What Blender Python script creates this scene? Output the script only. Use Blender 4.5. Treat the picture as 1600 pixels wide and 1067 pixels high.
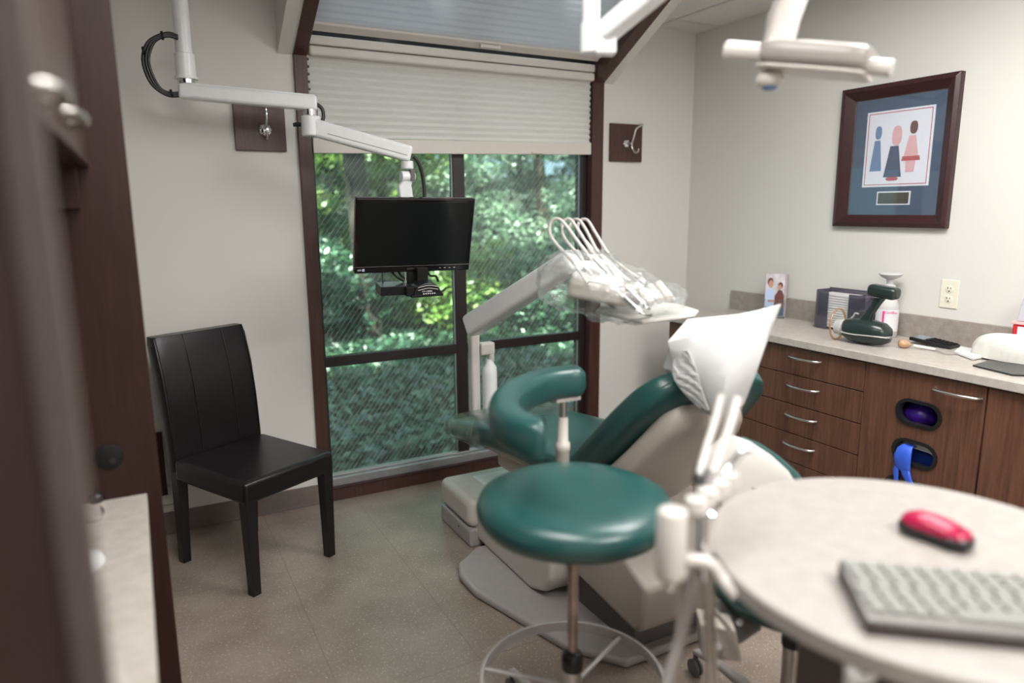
import bpy, bmesh, math, random
from math import sin, cos, pi, radians, atan2, sqrt
from mathutils import Vector, Matrix
random.seed(7)
for o in list(bpy.data.objects): bpy.data.objects.remove(o)
S = bpy.context.scene
C = S.collection

# ---------------------------------------------------------------- camera
cam = bpy.data.cameras.new('camera')
camo = bpy.data.objects.new('camera', cam); C.objects.link(camo)
_r, _u, _f = (0.88262324, -0.47003786, -0.00637402), (0.09322084, 0.16172505, 0.98242297), (0.46074516, 0.86770353, -0.18655961)
camo.matrix_world = Matrix(((_r[0], _u[0], -_f[0], 0), (_r[1], _u[1], -_f[1], 0), (_r[2], _u[2], -_f[2], 1.5), (0, 0, 0, 1)))
cam.sensor_width = 36; cam.lens = 24.71; cam.clip_start = 0.02; cam.clip_end = 200
cam.dof.use_dof = True; cam.dof.focus_distance = 2.9; cam.dof.aperture_fstop = 1.1
S.camera = camo
# ---------------------------------------------------------------- exposure
S.view_settings.view_transform = 'Standard'; S.view_settings.look = 'None'
S.view_settings.gamma = 1; S.view_settings.exposure = 0.06; S.view_settings.use_curve_mapping = False
# ---------------------------------------------------------------- sky and sun
world = bpy.data.worlds.new('sky'); S.world = world; world.use_nodes = True
wn = world.node_tree; wn.nodes.clear()
wo = wn.nodes.new('ShaderNodeOutputWorld'); wb = wn.nodes.new('ShaderNodeBackground')
wb.inputs[0].default_value = (0.62, 0.76, 1.0, 1); wb.inputs[1].default_value = 1.5
wn.links.new(wb.outputs[0], wo.inputs[0])
sl = bpy.data.lights.new('sun', 'SUN'); sl.energy = 30.0; sl.angle = radians(1.5); sl.color = (1, 0.95, 0.85)
so = bpy.data.objects.new('sun', sl); C.objects.link(so)
so.rotation_euler = Vector((-0.40, -0.62, 0.85)).to_track_quat('Z', 'Y').to_euler()

# ---------------------------------------------------------------- materials
def new_mat(name):
    m = bpy.data.materials.new(name); m.use_nodes = True
    nt = m.node_tree; return m, nt, nt.nodes['Principled BSDF']
def ramp(nt, stops):
    r = nt.nodes.new('ShaderNodeValToRGB'); e = r.color_ramp.elements
    while len(e) < len(stops): e.new(0.5)
    for i, (p, c) in enumerate(stops): e[i].position = p; e[i].color = (*c, 1)
    return r
def coords(nt, scale=(1, 1, 1)):
    tc = nt.nodes.new('ShaderNodeTexCoord'); mp = nt.nodes.new('ShaderNodeMapping')
    mp.inputs['Scale'].default_value = scale; nt.links.new(tc.outputs['Object'], mp.inputs[0]); return mp.outputs[0]
def noise(nt, vec, scale, detail=3, rough=.5):
    n = nt.nodes.new('ShaderNodeTexNoise'); n.inputs['Scale'].default_value = scale
    n.inputs['Detail'].default_value = detail; n.inputs['Roughness'].default_value = rough
    nt.links.new(vec, n.inputs['Vector']); return n.outputs[0]
def bump(nt, b, h, strength, dist=.002):
    n = nt.nodes.new('ShaderNodeBump'); n.inputs['Strength'].default_value = strength; n.inputs['Distance'].default_value = dist
    nt.links.new(h, n.inputs['Height']); nt.links.new(n.outputs[0], b.inputs['Normal'])
def plain(name, col, rough=.5, metal=0, vary=.06, scale=30, bmp=0, coat=0, bscale=None, spec=None):
    m, nt, b = new_mat(name)
    v = coords(nt); n = noise(nt, v, scale)
    r = ramp(nt, [(.3, tuple(max(0, c*(1-vary)) for c in col)), (.7, tuple(min(1, c*(1+vary)) for c in col))])
    nt.links.new(n, r.inputs[0]); nt.links.new(r.outputs[0], b.inputs['Base Color'])
    b.inputs['Roughness'].default_value = rough; b.inputs['Metallic'].default_value = metal
    b.inputs['Coat Weight'].default_value = coat
    if spec is not None: b.inputs['Specular IOR Level'].default_value = spec
    if bmp: bump(nt, b, noise(nt, v, bscale or scale), bmp)
    return m
def wood(name, dark, light, scale=(26, 26, 1.4), rough=.35, spec=.5):
    m, nt, b = new_mat(name)
    v = coords(nt, scale); n = noise(nt, v, 3.0, 5, .65)
    v2 = coords(nt, tuple(s*5 for s in scale)); n2 = noise(nt, v2, 4.0, 3, .6)
    mx = nt.nodes.new('ShaderNodeMath'); mx.operation = 'MULTIPLY_ADD'; mx.inputs[1].default_value = .35
    nt.links.new(n2, mx.inputs[0]); nt.links.new(n, mx.inputs[2])
    r = ramp(nt, [(.45, dark), (.85, light)]); nt.links.new(mx.outputs[0], r.inputs[0])
    nt.links.new(r.outputs[0], b.inputs['Base Color']); b.inputs['Roughness'].default_value = rough
    b.inputs['Specular IOR Level'].default_value = spec
    bump(nt, b, n2, .15, .0006); return m
def speckle(name, c1, c2, c3, s1=14, s2=260, rough=.4):
    m, nt, b = new_mat(name); v = coords(nt)
    n = noise(nt, v, s1, 4); n2 = noise(nt, v, s2, 2, .7)
    r = ramp(nt, [(.35, c1), (.65, c2)]); nt.links.new(n, r.inputs[0])
    r2 = ramp(nt, [(.56, (0, 0, 0)), (.68, (1, 1, 1))]); nt.links.new(n2, r2.inputs[0])
    mx = nt.nodes.new('ShaderNodeMix'); mx.data_type = 'RGBA'
    nt.links.new(r2.outputs[0], mx.inputs['Factor']); nt.links.new(r.outputs[0], mx.inputs[6]); mx.inputs[7].default_value = (*c3, 1)
    nt.links.new(mx.outputs[2], b.inputs['Base Color']); b.inputs['Roughness'].default_value = rough
    return m
M = {}
M['wall'] = plain('wall_paint', (.685, .67, .635), .55, vary=.015, scale=2, bmp=.08, bscale=220)
M['ceiling'] = plain('ceiling_tile', (.72, .71, .68), .9, vary=.08, scale=160, bmp=.3, bscale=160)
M['grid'] = plain('ceiling_grid', (.60, .60, .58), .5)
M['walnut'] = wood('walnut_trim', (.040, .016, .012), (.078, .034, .025), rough=.38)
M['cabinet'] = wood('walnut_laminate', (.066, .028, .017), (.145, .066, .040), rough=.42)
M['dark_cabinet'] = wood('dark_mahogany', (.010, .0025, .002), (.017, .0045, .003), rough=.6, spec=.2)
M['panel'] = wood('brown_panel', (.018, .006, .0045), (.032, .012, .009), rough=.5, spec=.3)
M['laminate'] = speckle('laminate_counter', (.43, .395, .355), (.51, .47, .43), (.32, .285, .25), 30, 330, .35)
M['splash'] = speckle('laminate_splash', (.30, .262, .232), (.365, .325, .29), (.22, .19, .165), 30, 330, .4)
M['table'] = speckle('laminate_table', (.305, .282, .260), (.345, .320, .298), (.26, .238, .218), 30, 330, .38)
M['baseboard'] = plain('vinyl_baseboard', (.17, .14, .125), .45)
M['leather'] = plain('black_leather', (.008, .0065, .0075), .29, vary=.15, scale=40, bmp=.18, bscale=320, spec=.38)
M['black_wood'] = plain('black_wood', (.008, .006, .008), .35, spec=.5)
M['green'] = plain('green_vinyl', (.015, .070, .065), .30, vary=.10, scale=12, bmp=.15, bscale=260, spec=.6)
M['green_seam'] = plain('green_seam', (.012, .07, .06), .5)
M['cream'] = plain('cream_plastic', (.58, .545, .50), .3, vary=.02)
M['white'] = plain('white_enamel', (.80, .81, .82), .28, vary=.02)
M['off_white'] = plain('off_white_plastic', (.56, .53, .50), .3, vary=.02)
M['housing'] = plain('warm_grey_enamel', (.33, .30, .28), .3, vary=.02)
M['grey'] = plain('grey_plastic', (.38, .355, .345), .35, vary=.04)
M['grey_dark'] = plain('dark_grey', (.10, .095, .095), .4)
M['shell'] = plain('beige_shell', (.40, .36, .32), .4, vary=.02)
M['black'] = plain('black_plastic', (.012, .012, .013), .3)
M['black_matte'] = plain('black_rubber', (.010, .010, .010), .6, spec=.2)
M['bezel'] = plain('glossy_bezel', (.008, .006, .007), .12, spec=.5)
M['screen'] = plain('monitor_screen', (.004, .005, .005), .28, vary=0, spec=.35)
M['chrome'] = plain('chrome', (.75, .75, .76), .15, 1, vary=.02)
M['nickel'] = plain('brushed_nickel', (.62, .60, .57), .3, 1, vary=.04)
M['steel'] = plain('worn_steel', (.40, .33, .29), .32, .9, vary=.2, scale=25)
M['paper'] = plain('white_paper', (.58, .58, .58), .8, vary=.01)
M['print_white'] = plain('print_white', (.80, .80, .82), .5, vary=.01)
M['mat_blue'] = plain('blue_mat_board', (.028, .062, .118), .7, vary=.03)
M['frame'] = wood('mahogany_frame', (.028, .008, .010), (.045, .015, .016), (4, 30, 30), .3)
M['red'] = plain('brick_red', (.45, .06, .07), .5)
M['pink'] = plain('soft_pink', (.75, .42, .42), .6)
M['navy'] = plain('navy_ink', (.035, .055, .12), .6)
M['slate'] = plain('slate_blue_ink', (.13, .22, .38), .6)
M['brass'] = plain('dark_brass', (.075, .058, .03), .35, .6)
M['sky_ink'] = plain('pale_blue_ink', (.45, .55, .78), .6)
M['skin_ink'] = plain('tan_ink', (.50, .26, .18), .6)
M['maroon_ink'] = plain('maroon_ink', (.13, .035, .03), .6)
M['photo_ink'] = plain('light_photo_ink', (.55, .52, .55), .5, vary=.3, scale=25)
M['xray_green'] = plain('dark_green_casing', (.016, .028, .026), .25, vary=.1)
M['silver'] = plain('silver_plastic', (.50, .50, .49), .35, .2)
M['outlet'] = plain('ivory_plastic', (.78, .74, .62), .35, vary=.01)
M['glove'] = plain('blue_nitrile', (.035, .11, .62), .45, bmp=.3, bscale=60)
M['purple'] = plain('violet_bag', (.07, .02, .36), .3, vary=.4, scale=35, bmp=.6, bscale=40)
M['bin'] = plain('blue_bin', (.012, .04, .26), .35)
M['magenta'] = plain('magenta_plastic', (.36, .008, .055), .22, vary=.08)
M['magenta_ink'] = plain('magenta_ink', (.75, .03, .25), .5)
M['red_plastic'] = plain('red_plastic', (.55, .02, .03), .3)
M['key'] = plain('grey_key', (.25, .25, .235), .45)
M['kb'] = plain('keyboard_silver', (.20, .195, .185), .35, .3)
M['kb_dark'] = plain('keyboard_dark', (.035, .025, .025), .35)
M['lcd'] = plain('grey_lcd', (.25, .30, .33), .15)
M['cloth'] = plain('off_white_cloth', (.66, .65, .60), .75, bmp=.3, bscale=80)
M['amber_solid'] = plain('tan_plastic', (.50, .30, .17), .2)
M['door_satin'] = wood('satin_brown_door', (.034, .016, .013), (.055, .027, .021), rough=.28, spec=.9)
M['strip'] = plain('taupe_laminate', (.095, .075, .070), .5)
M['alu'] = plain('aluminium_sill', (.34, .345, .35), .4, .5)
M['mullion'] = plain('bronze_mullion', (.014, .010, .010), .4)
M['bark'] = plain('bark', (.045, .035, .028), .9, vary=.5, scale=14, bmp=.8, bscale=14)
M['ground'] = plain('forest_ground', (.022, .028, .018), .95, vary=.6, scale=2.2)
M['stone'] = plain('grey_stone', (.15, .14, .125), .9, vary=.3, scale=6)
M['rail'] = plain('cream_rail', (.64, .60, .55), .4, vary=.01)

def shade_mat(name, col, trans, tfac):
    m, nt, b = new_mat(name); nt.nodes.remove(b); out = nt.nodes['Material Output']
    v = coords(nt); n = noise(nt, v, 90, 3)
    d = nt.nodes.new('ShaderNodeBsdfDiffuse'); t = nt.nodes.new('ShaderNodeBsdfTranslucent'); mx = nt.nodes.new('ShaderNodeMixShader')
    r = ramp(nt, [(.3, tuple(c*.97 for c in col)), (.7, col)]); nt.links.new(n, r.inputs[0]); nt.links.new(r.outputs[0], d.inputs[0])
    t.inputs[0].default_value = (*trans, 1); mx.inputs[0].default_value = tfac
    nt.links.new(d.outputs[0], mx.inputs[1]); nt.links.new(t.outputs[0], mx.inputs[2]); nt.links.new(mx.outputs[0], out.inputs[0]); return m
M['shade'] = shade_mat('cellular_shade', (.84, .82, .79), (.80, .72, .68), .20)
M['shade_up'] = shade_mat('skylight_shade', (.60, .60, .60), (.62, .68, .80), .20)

def clear_mat(name, tint, gloss, haze, rough=.05, crinkle=0, hazecol=(.8, .85, .85), cs=30):
    m, nt, b = new_mat(name); nt.nodes.remove(b); out = nt.nodes['Material Output']
    tr = nt.nodes.new('ShaderNodeBsdfTransparent'); tr.inputs[0].default_value = (*tint, 1)
    gl = nt.nodes.new('ShaderNodeBsdfGlossy'); gl.inputs['Roughness'].default_value = rough
    df = nt.nodes.new('ShaderNodeBsdfDiffuse'); df.inputs[0].default_value = (*hazecol, 1)
    lw = nt.nodes.new('ShaderNodeLayerWeight'); lw.inputs[0].default_value = .25
    ma = nt.nodes.new('ShaderNodeMath'); ma.operation = 'MULTIPLY_ADD'; ma.inputs[1].default_value = gloss; ma.inputs[2].default_value = gloss*.25
    nt.links.new(lw.outputs['Facing'], ma.inputs[0])
    m1 = nt.nodes.new('ShaderNodeMixShader'); m1.inputs[0].default_value = haze
    nt.links.new(tr.outputs[0], m1.inputs[1]); nt.links.new(df.outputs[0], m1.inputs[2])
    m2 = nt.nodes.new('ShaderNodeMixShader'); nt.links.new(ma.outputs[0], m2.inputs[0])
    nt.links.new(m1.outputs[0], m2.inputs[1]); nt.links.new(gl.outputs[0], m2.inputs[2]); nt.links.new(m2.outputs[0], out.inputs[0])
    if crinkle:
        v = coords(nt); n = noise(nt, v, cs, 4, .6); bp = nt.nodes.new('ShaderNodeBump'); bp.inputs['Strength'].default_value = crinkle; bp.inputs['Distance'].default_value = .01
        nt.links.new(n, bp.inputs['Height']); nt.links.new(bp.outputs[0], gl.inputs['Normal'])
        r = ramp(nt, [(.4, (haze*.3,)*3), (.7, (min(1, haze*2.5),)*3)]); nt.links.new(n, r.inputs[0]); nt.links.new(r.outputs[0], m1.inputs[0])
    return m
M['plastic'] = clear_mat('clear_plastic_bag', (.97, .98, .98), .30, .075, .16, .9)
M['wrap'] = clear_mat('clear_wrap', (.93, .95, .95), .5, .05, .08, .7, cs=18)
M['smoke'] = clear_mat('smoked_acrylic', (.42, .40, .47), .25, .30, .1, hazecol=(.15, .14, .19))
M['acrylic'] = clear_mat('clear_acrylic', (.93, .95, .95), .3, .05)
M['amber'] = clear_mat('amber_acrylic', (.85, .62, .42), .3, .25, .1, hazecol=(.75, .5, .3))
M['pic_glass'] = clear_mat('picture_glass', (.97, .98, 1), .12, .03, .03)
M['milky'] = clear_mat('milky_plastic', (.85, .85, .9), .2, .45, .3, hazecol=(.8, .8, .86))
def glass_mat():
    m = clear_mat('wired_glass', (.78, .91, .84), .10, .04, .02, hazecol=(.75, .85, .85)); nt = m.node_tree; out = nt.nodes['Material Output']
    prev = out.inputs[0].links[0].from_node
    tc = nt.nodes.new('ShaderNodeTexCoord'); sp = nt.nodes.new('ShaderNodeSeparateXYZ'); nt.links.new(tc.outputs['Object'], sp.inputs[0])
    def lines(ax, az, per, w):
        a = nt.nodes.new('ShaderNodeMath'); a.operation = 'MULTIPLY'; a.inputs[1].default_value = ax/per; nt.links.new(sp.outputs[0], a.inputs[0])
        b = nt.nodes.new('ShaderNodeMath'); b.operation = 'MULTIPLY_ADD'; b.inputs[1].default_value = az/per; nt.links.new(sp.outputs[2], b.inputs[0]); nt.links.new(a.outputs[0], b.inputs[2])
        f = nt.nodes.new('ShaderNodeMath'); f.operation = 'FRACT'; nt.links.new(b.outputs[0], f.inputs[0])
        l = nt.nodes.new('ShaderNodeMath'); l.operation = 'LESS_THAN'; l.inputs[1].default_value = w; nt.links.new(f.outputs[0], l.inputs[0]); return l.outputs[0]
    l1, l2 = lines(.80, -.60, .022, .075), lines(.80, .60, .022, .05)
    mt = nt.nodes.new('ShaderNodeMath'); mt.operation = 'MULTIPLY'; mt.inputs[1].default_value = .30; nt.links.new(l2, mt.inputs[0])
    mxx = nt.nodes.new('ShaderNodeMath'); mxx.operation = 'MAXIMUM'; nt.links.new(l1, mxx.inputs[0]); nt.links.new(mt.outputs[0], mxx.inputs[1])
    sc = nt.nodes.new('ShaderNodeMath'); sc.operation = 'MULTIPLY'; sc.inputs[1].default_value = .30; nt.links.new(mxx.outputs[0], sc.inputs[0])
    wire = nt.nodes.new('ShaderNodeBsdfDiffuse'); wire.inputs[0].default_value = (.62, .64, .62, 1)
    mx = nt.nodes.new('ShaderNodeMixShader'); nt.links.new(sc.outputs[0], mx.inputs[0]); nt.links.new(prev.outputs[0], mx.inputs[1]); nt.links.new(wire.outputs[0], mx.inputs[2])
    nt.links.new(mx.outputs[0], out.inputs[0]); return m
M['glass'] = glass_mat()
def floor_mat():
    m, nt, b = new_mat('vinyl_floor'); v = coords(nt)
    n = noise(nt, v, 5, 5); n2 = noise(nt, v, 120, 2, .8); n3 = noise(nt, v, 70, 2, .8)
    r = ramp(nt, [(.35, (.235, .186, .156)), (.65, (.305, .250, .212))]); nt.links.new(n, r.inputs[0])
    last = r.outputs[0]
    for nn, c, lo in ((n2, (.62, .57, .50), .60), (n3, (.15, .12, .10), .66)):
        rr = ramp(nt, [(lo, (0, 0, 0)), (lo+.07, (.8, .8, .8))]); nt.links.new(nn, rr.inputs[0])
        mx = nt.nodes.new('ShaderNodeMix'); mx.data_type = 'RGBA'; nt.links.new(rr.outputs[0], mx.inputs['Factor']); nt.links.new(last, mx.inputs[6]); mx.inputs[7].default_value = (*c, 1); last = mx.outputs[2]
    sp = nt.nodes.new('ShaderNodeSeparateXYZ'); nt.links.new(v, sp.inputs[0])
    seams = []
    for ax, per, off in ((0, .46, .44), (1, .92, .10)):
        a = nt.nodes.new('ShaderNodeMath'); a.operation = 'SUBTRACT'; a.inputs[1].default_value = off-10*per; nt.links.new(sp.outputs[ax], a.inputs[0])
        d = nt.nodes.new('ShaderNodeMath'); d.operation = 'MODULO'; d.inputs[1].default_value = per; nt.links.new(a.outputs[0], d.inputs[0])
        l = nt.nodes.new('ShaderNodeMath'); l.operation = 'LESS_THAN'; l.inputs[1].default_value = .0028; nt.links.new(d.outputs[0], l.inputs[0]); seams.append(l.outputs[0])
    mm = nt.nodes.new('ShaderNodeMath'); mm.operation = 'MAXIMUM'; nt.links.new(seams[0], mm.inputs[0]); nt.links.new(seams[1], mm.inputs[1])
    ms = nt.nodes.new('ShaderNodeMath'); ms.operation = 'MULTIPLY'; ms.inputs[1].default_value = .55; nt.links.new(mm.outputs[0], ms.inputs[0])
    mx = nt.nodes.new('ShaderNodeMix'); mx.data_type = 'RGBA'; nt.links.new(ms.outputs[0], mx.inputs['Factor']); nt.links.new(last, mx.inputs[6]); mx.inputs[7].default_value = (.12, .10, .085, 1)
    nt.links.new(mx.outputs[2], b.inputs['Base Color']); b.inputs['Roughness'].default_value = .33; return m
M['floor'] = floor_mat()
def leaf_mat(name, cols):
    m, nt, b = new_mat(name); nt.nodes.remove(b); out = nt.nodes['Material Output']
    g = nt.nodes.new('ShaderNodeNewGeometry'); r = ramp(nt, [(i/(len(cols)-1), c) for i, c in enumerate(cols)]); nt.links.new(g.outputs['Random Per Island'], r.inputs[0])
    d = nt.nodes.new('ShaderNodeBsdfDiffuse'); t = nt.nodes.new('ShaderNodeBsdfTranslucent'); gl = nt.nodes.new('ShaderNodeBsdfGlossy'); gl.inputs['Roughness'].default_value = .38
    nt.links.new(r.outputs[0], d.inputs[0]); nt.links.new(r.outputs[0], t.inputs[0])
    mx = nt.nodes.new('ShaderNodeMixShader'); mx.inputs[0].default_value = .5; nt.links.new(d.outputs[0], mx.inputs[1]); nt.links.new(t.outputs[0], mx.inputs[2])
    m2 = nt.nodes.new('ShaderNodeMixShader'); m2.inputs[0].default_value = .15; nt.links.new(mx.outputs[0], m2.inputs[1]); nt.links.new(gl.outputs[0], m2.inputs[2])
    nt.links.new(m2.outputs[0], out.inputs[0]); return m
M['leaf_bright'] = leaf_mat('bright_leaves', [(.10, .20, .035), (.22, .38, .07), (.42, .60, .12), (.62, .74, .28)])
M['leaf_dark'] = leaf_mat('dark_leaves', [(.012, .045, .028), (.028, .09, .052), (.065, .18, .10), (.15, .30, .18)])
M['leaf_grey'] = leaf_mat('grey_leaves', [(.08, .13, .09), (.16, .25, .16), (.30, .40, .28), (.50, .60, .48)])
def lamp_mat(name, strength, col=(1, .97, .92)):
    m, nt, b = new_mat(name); b.inputs['Emission Color'].default_value = (*col, 1); b.inputs['Emission Strength'].default_value = strength
    b.inputs['Base Color'].default_value = (.8, .8, .8, 1); return m
M['diffuser'] = lamp_mat('lit_diffuser', 1.0)

# ---------------------------------------------------------------- mesh helpers
class MB:
    def __init__(s): s.v = []; s.f = []
    def add(s, vs, fs):
        n = len(s.v); s.v += [tuple(v) for v in vs]; s.f += [tuple(i+n for i in f) for f in fs]; return s
    def box(s, a, b, T=None):
        (x0, y0, z0), (x1, y1, z1) = a, b
        vs = [(x0, y0, z0), (x1, y0, z0), (x1, y1, z0), (x0, y1, z0), (x0, y0, z1), (x1, y0, z1), (x1, y1, z1), (x0, y1, z1)]
        if T: vs = [T @ Vector(v) for v in vs]
        return s.add(vs, [(0, 3, 2, 1), (4, 5, 6, 7), (0, 1, 5, 4), (1, 2, 6, 5), (2, 3, 7, 6), (3, 0, 4, 7)])
    def cyl(s, p, q, r, r2=None, n=20):
        p, q = Vector(p), Vector(q); r2 = r if r2 is None else r2
        d = (q-p).normalized(); a = d.orthogonal().normalized(); b = d.cross(a)
        vs = [p+(a*cos(t)+b*sin(t))*r for t in [2*pi*i/n for i in range(n)]]+[q+(a*cos(t)+b*sin(t))*r2 for t in [2*pi*i/n for i in range(n)]]
        return s.add(vs, [(i, (i+1) % n, n+(i+1) % n, n+i) for i in range(n)]+[tuple(range(n-1, -1, -1)), tuple(range(n, 2*n))])
    def tube(s, pts, r, n=10, sub=6, closed=False, r2=None, smooth=True):
        P = [Vector(p) for p in pts]
        if smooth and len(P) > 2: P = catmull(P, sub, closed)
        m = len(P); prev = None; vs = []
        for i, p in enumerate(P):
            if closed: t = P[(i+1) % m]-P[i-1]
            else: t = P[min(i+1, m-1)]-P[max(i-1, 0)]
            t.normalize()
            a = t.orthogonal().normalized() if prev is None else (prev-t*prev.dot(t)).normalized()
            prev = a; b = t.cross(a); k = i/max(1, m-1)
            rr = r if r2 is None else r*(1-k)+r2*k
            vs += [p+(a*cos(2*pi*j/n)+b*sin(2*pi*j/n))*rr for j in range(n)]
        fs = []
        for i in range(m if closed else m-1):
            for j in range(n):
                i2 = (i+1) % m
                fs.append((i*n+j, i*n+(j+1) % n, i2*n+(j+1) % n, i2*n+j))
        if not closed: fs += [tuple(range(n-1, -1, -1)), tuple((m-1)*n+j for j in range(n))]
        return s.add(vs, fs)
    def lathe(s, base, prof, axis=(0, 0, 1), n=40, sx=1, sy=1, T=None):
        z = Vector(axis).normalized(); a = (Vector((1, 0, 0)) if abs(z.x) < .9 else Vector((0, 1, 0))); a = (a-z*a.dot(z)).normalized(); b = z.cross(a)
        base = Vector(base); vs = []; m = len(prof)
        for r, h in prof: vs += [base+z*h+(a*cos(t)*sx+b*sin(t)*sy)*r for t in [2*pi*j/n for j in range(n)]]
        fs = [(i*n+j, i*n+(j+1) % n, (i+1)*n+(j+1) % n, (i+1)*n+j) for i in range(m-1) for j in range(n)]
        fs += [tuple(range(n-1, -1, -1)), tuple((m-1)*n+j for j in range(n))]
        return s.add(vs, fs)
    def prism(s, poly, d, cap=True):
        P = [Vector(p) for p in poly]; n = len(P); d = Vector(d)
        return s.add(P+[p+d for p in P], [tuple(range(n-1, -1, -1)), tuple(range(n, 2*n))]+[(i, (i+1) % n, n+(i+1) % n, n+i) for i in range(n)])
    def sweep(s, centers, ax, ay, hw, ht, e=.5, n=28):
        """superellipse sections: centers with unit axes ax, ay and half sizes"""
        m = len(centers); vs = []
        for c, a, b, w, t in zip(centers, ax, ay, hw, ht):
            c, a, b = Vector(c), Vector(a), Vector(b)
            for j in range(n):
                th = 2*pi*j/n; cc, ss = cos(th), sin(th)
                vs.append(c+a*w*math.copysign(abs(cc)**e, cc)+b*t*math.copysign(abs(ss)**e, ss))
        fs = [(i*n+j, i*n+(j+1) % n, (i+1)*n+(j+1) % n, (i+1)*n+j) for i in range(m-1) for j in range(n)]
        fs += [tuple(range(n-1, -1, -1)), tuple((m-1)*n+j for j in range(n))]
        return s.add(vs, fs)
def catmull(P, sub, closed=False):
    n = len(P); out = []
    for i in range(n if closed else n-1):
        if closed: p0, p1, p2, p3 = P[i-1], P[i], P[(i+1) % n], P[(i+2) % n]
        else: p0, p1, p2, p3 = P[max(i-1, 0)], P[i], P[i+1], P[min(i+2, n-1)]
        for k in range(sub):
            t = k/sub; out.append(.5*((2*p1)+(p2-p0)*t+(2*p0-5*p1+4*p2-p3)*t*t+(3*p1-p0-3*p2+p3)*t**3))
    if not closed: out.append(P[-1])
    return out
def world_of(o):
    m = Matrix.Identity(4)
    while o is not None:
        m = Matrix.LocRotScale(o.location, o.rotation_euler, None) @ m
        if o.parent is not None: m = o.matrix_parent_inverse @ m
        o = o.parent
    return m
def link(name, me, mat, parent=None, smooth=30, bevel=0, seg=3, subsurf=0):
    me.materials.append(M[mat] if isinstance(mat, str) else mat)
    o = bpy.data.objects.new(name, me); C.objects.link(o)
    if parent is not None:
        o.parent = parent; o.matrix_parent_inverse = world_of(parent).inverted()
    if bevel:
        b = o.modifiers.new('bevel', 'BEVEL'); b.width = bevel; b.segments = seg; b.limit_method = 'ANGLE'; b.angle_limit = radians(35)
    if subsurf:
        b = o.modifiers.new('sub', 'SUBSURF'); b.levels = subsurf; b.render_levels = subsurf
    if smooth:
        for p in me.polygons: p.use_smooth = True
        if smooth < 180: me.set_sharp_from_angle(angle=radians(smooth))
    return o
def obj(name, mb, mat, parent=None, smooth=40, bevel=0, seg=3, subsurf=0):
    me = bpy.data.meshes.new(name); me.from_pydata(mb.v, [], mb.f)
    bm = bmesh.new(); bm.from_mesh(me); bmesh.ops.recalc_face_normals(bm, faces=bm.faces); bm.to_mesh(me); bm.free(); me.update()
    return link(name, me, mat, parent, smooth, bevel, seg, subsurf)
def tag(o, label, cat, group=None, kind=None):
    o['label'] = label; o['category'] = cat
    if group: o['group'] = group
    if kind: o['kind'] = kind
    return o
def thing(name, loc, label, cat, group=None, rot=0):
    o = bpy.data.objects.new(name, None); C.objects.link(o); o.location = loc; o.rotation_euler = (0, 0, rot); o.empty_display_size = .05
    return tag(o, label, cat, group)
def lab(o, l): o['label'] = l; return o
def struct(o): o['kind'] = 'structure'; return o
def text(name, s, size, T, mat, parent, ext=.0004, align='LEFT', sx=1):
    cu = bpy.data.curves.new(name, 'FONT'); cu.body = s; cu.size = size; cu.extrude = ext; cu.align_x = align; cu.align_y = 'CENTER'
    t = bpy.data.objects.new('t', cu); C.objects.link(t)
    me = bpy.data.meshes.new_from_object(t.evaluated_get(bpy.context.evaluated_depsgraph_get())); bpy.data.objects.remove(t)
    me.transform(T @ Matrix.Diagonal((sx, 1, 1, 1))); me.name = name
    return link(name, me, mat, parent, 0)
def plate(name, loops, thick, T, mat, parent, bevel=0):
    """flat plate with holes from 2D loops, first the outline"""
    cu = bpy.data.curves.new(name, 'CURVE'); cu.dimensions = '2D'; cu.fill_mode = 'BOTH'; cu.extrude = thick/2
    for L in loops:
        sp = cu.splines.new('POLY'); sp.points.add(len(L)-1); sp.use_cyclic_u = True
        for p, q in zip(sp.points, L): p.co = (q[0], q[1], 0, 1)
    t = bpy.data.objects.new('t', cu); C.objects.link(t)
    me = bpy.data.meshes.new_from_object(t.evaluated_get(bpy.context.evaluated_depsgraph_get())); bpy.data.objects.remove(t)
    me.transform(T); me.name = name
    return link(name, me, mat, parent, 0)
def stadium(cx, cy, hw, hh, n=10):
    L = []
    for i in range(n+1): a = -pi/2+pi*i/n; L.append((cx+hw-hh+hh*cos(a), cy+hh*sin(a)))
    for i in range(n+1): a = pi/2+pi*i/n; L.append((cx-hw+hh+hh*cos(a), cy+hh*sin(a)))
    return L
def frame_T(o, ex, ey):
    ex = Vector(ex).normalized(); ey = Vector(ey).normalized(); ez = ex.cross(ey).normalized(); ey = ez.cross(ex)
    return Matrix.Translation(o) @ Matrix((ex, ey, ez)).transposed().to_4x4()
def lerp(a, b, t): return Vector(a)*(1-t)+Vector(b)*t
def rrect(cx, cy, hw, hh, r, n=5):
    L = []
    for (sx, sy, a0) in ((1, 1, 0), (-1, 1, pi/2), (-1, -1, pi), (1, -1, 3*pi/2)):
        for i in range(n+1): a = a0+pi/2*i/n; L.append((cx+sx*(hw-r)+r*cos(a), cy+sy*(hh-r)+r*sin(a)))
    return L

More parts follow.
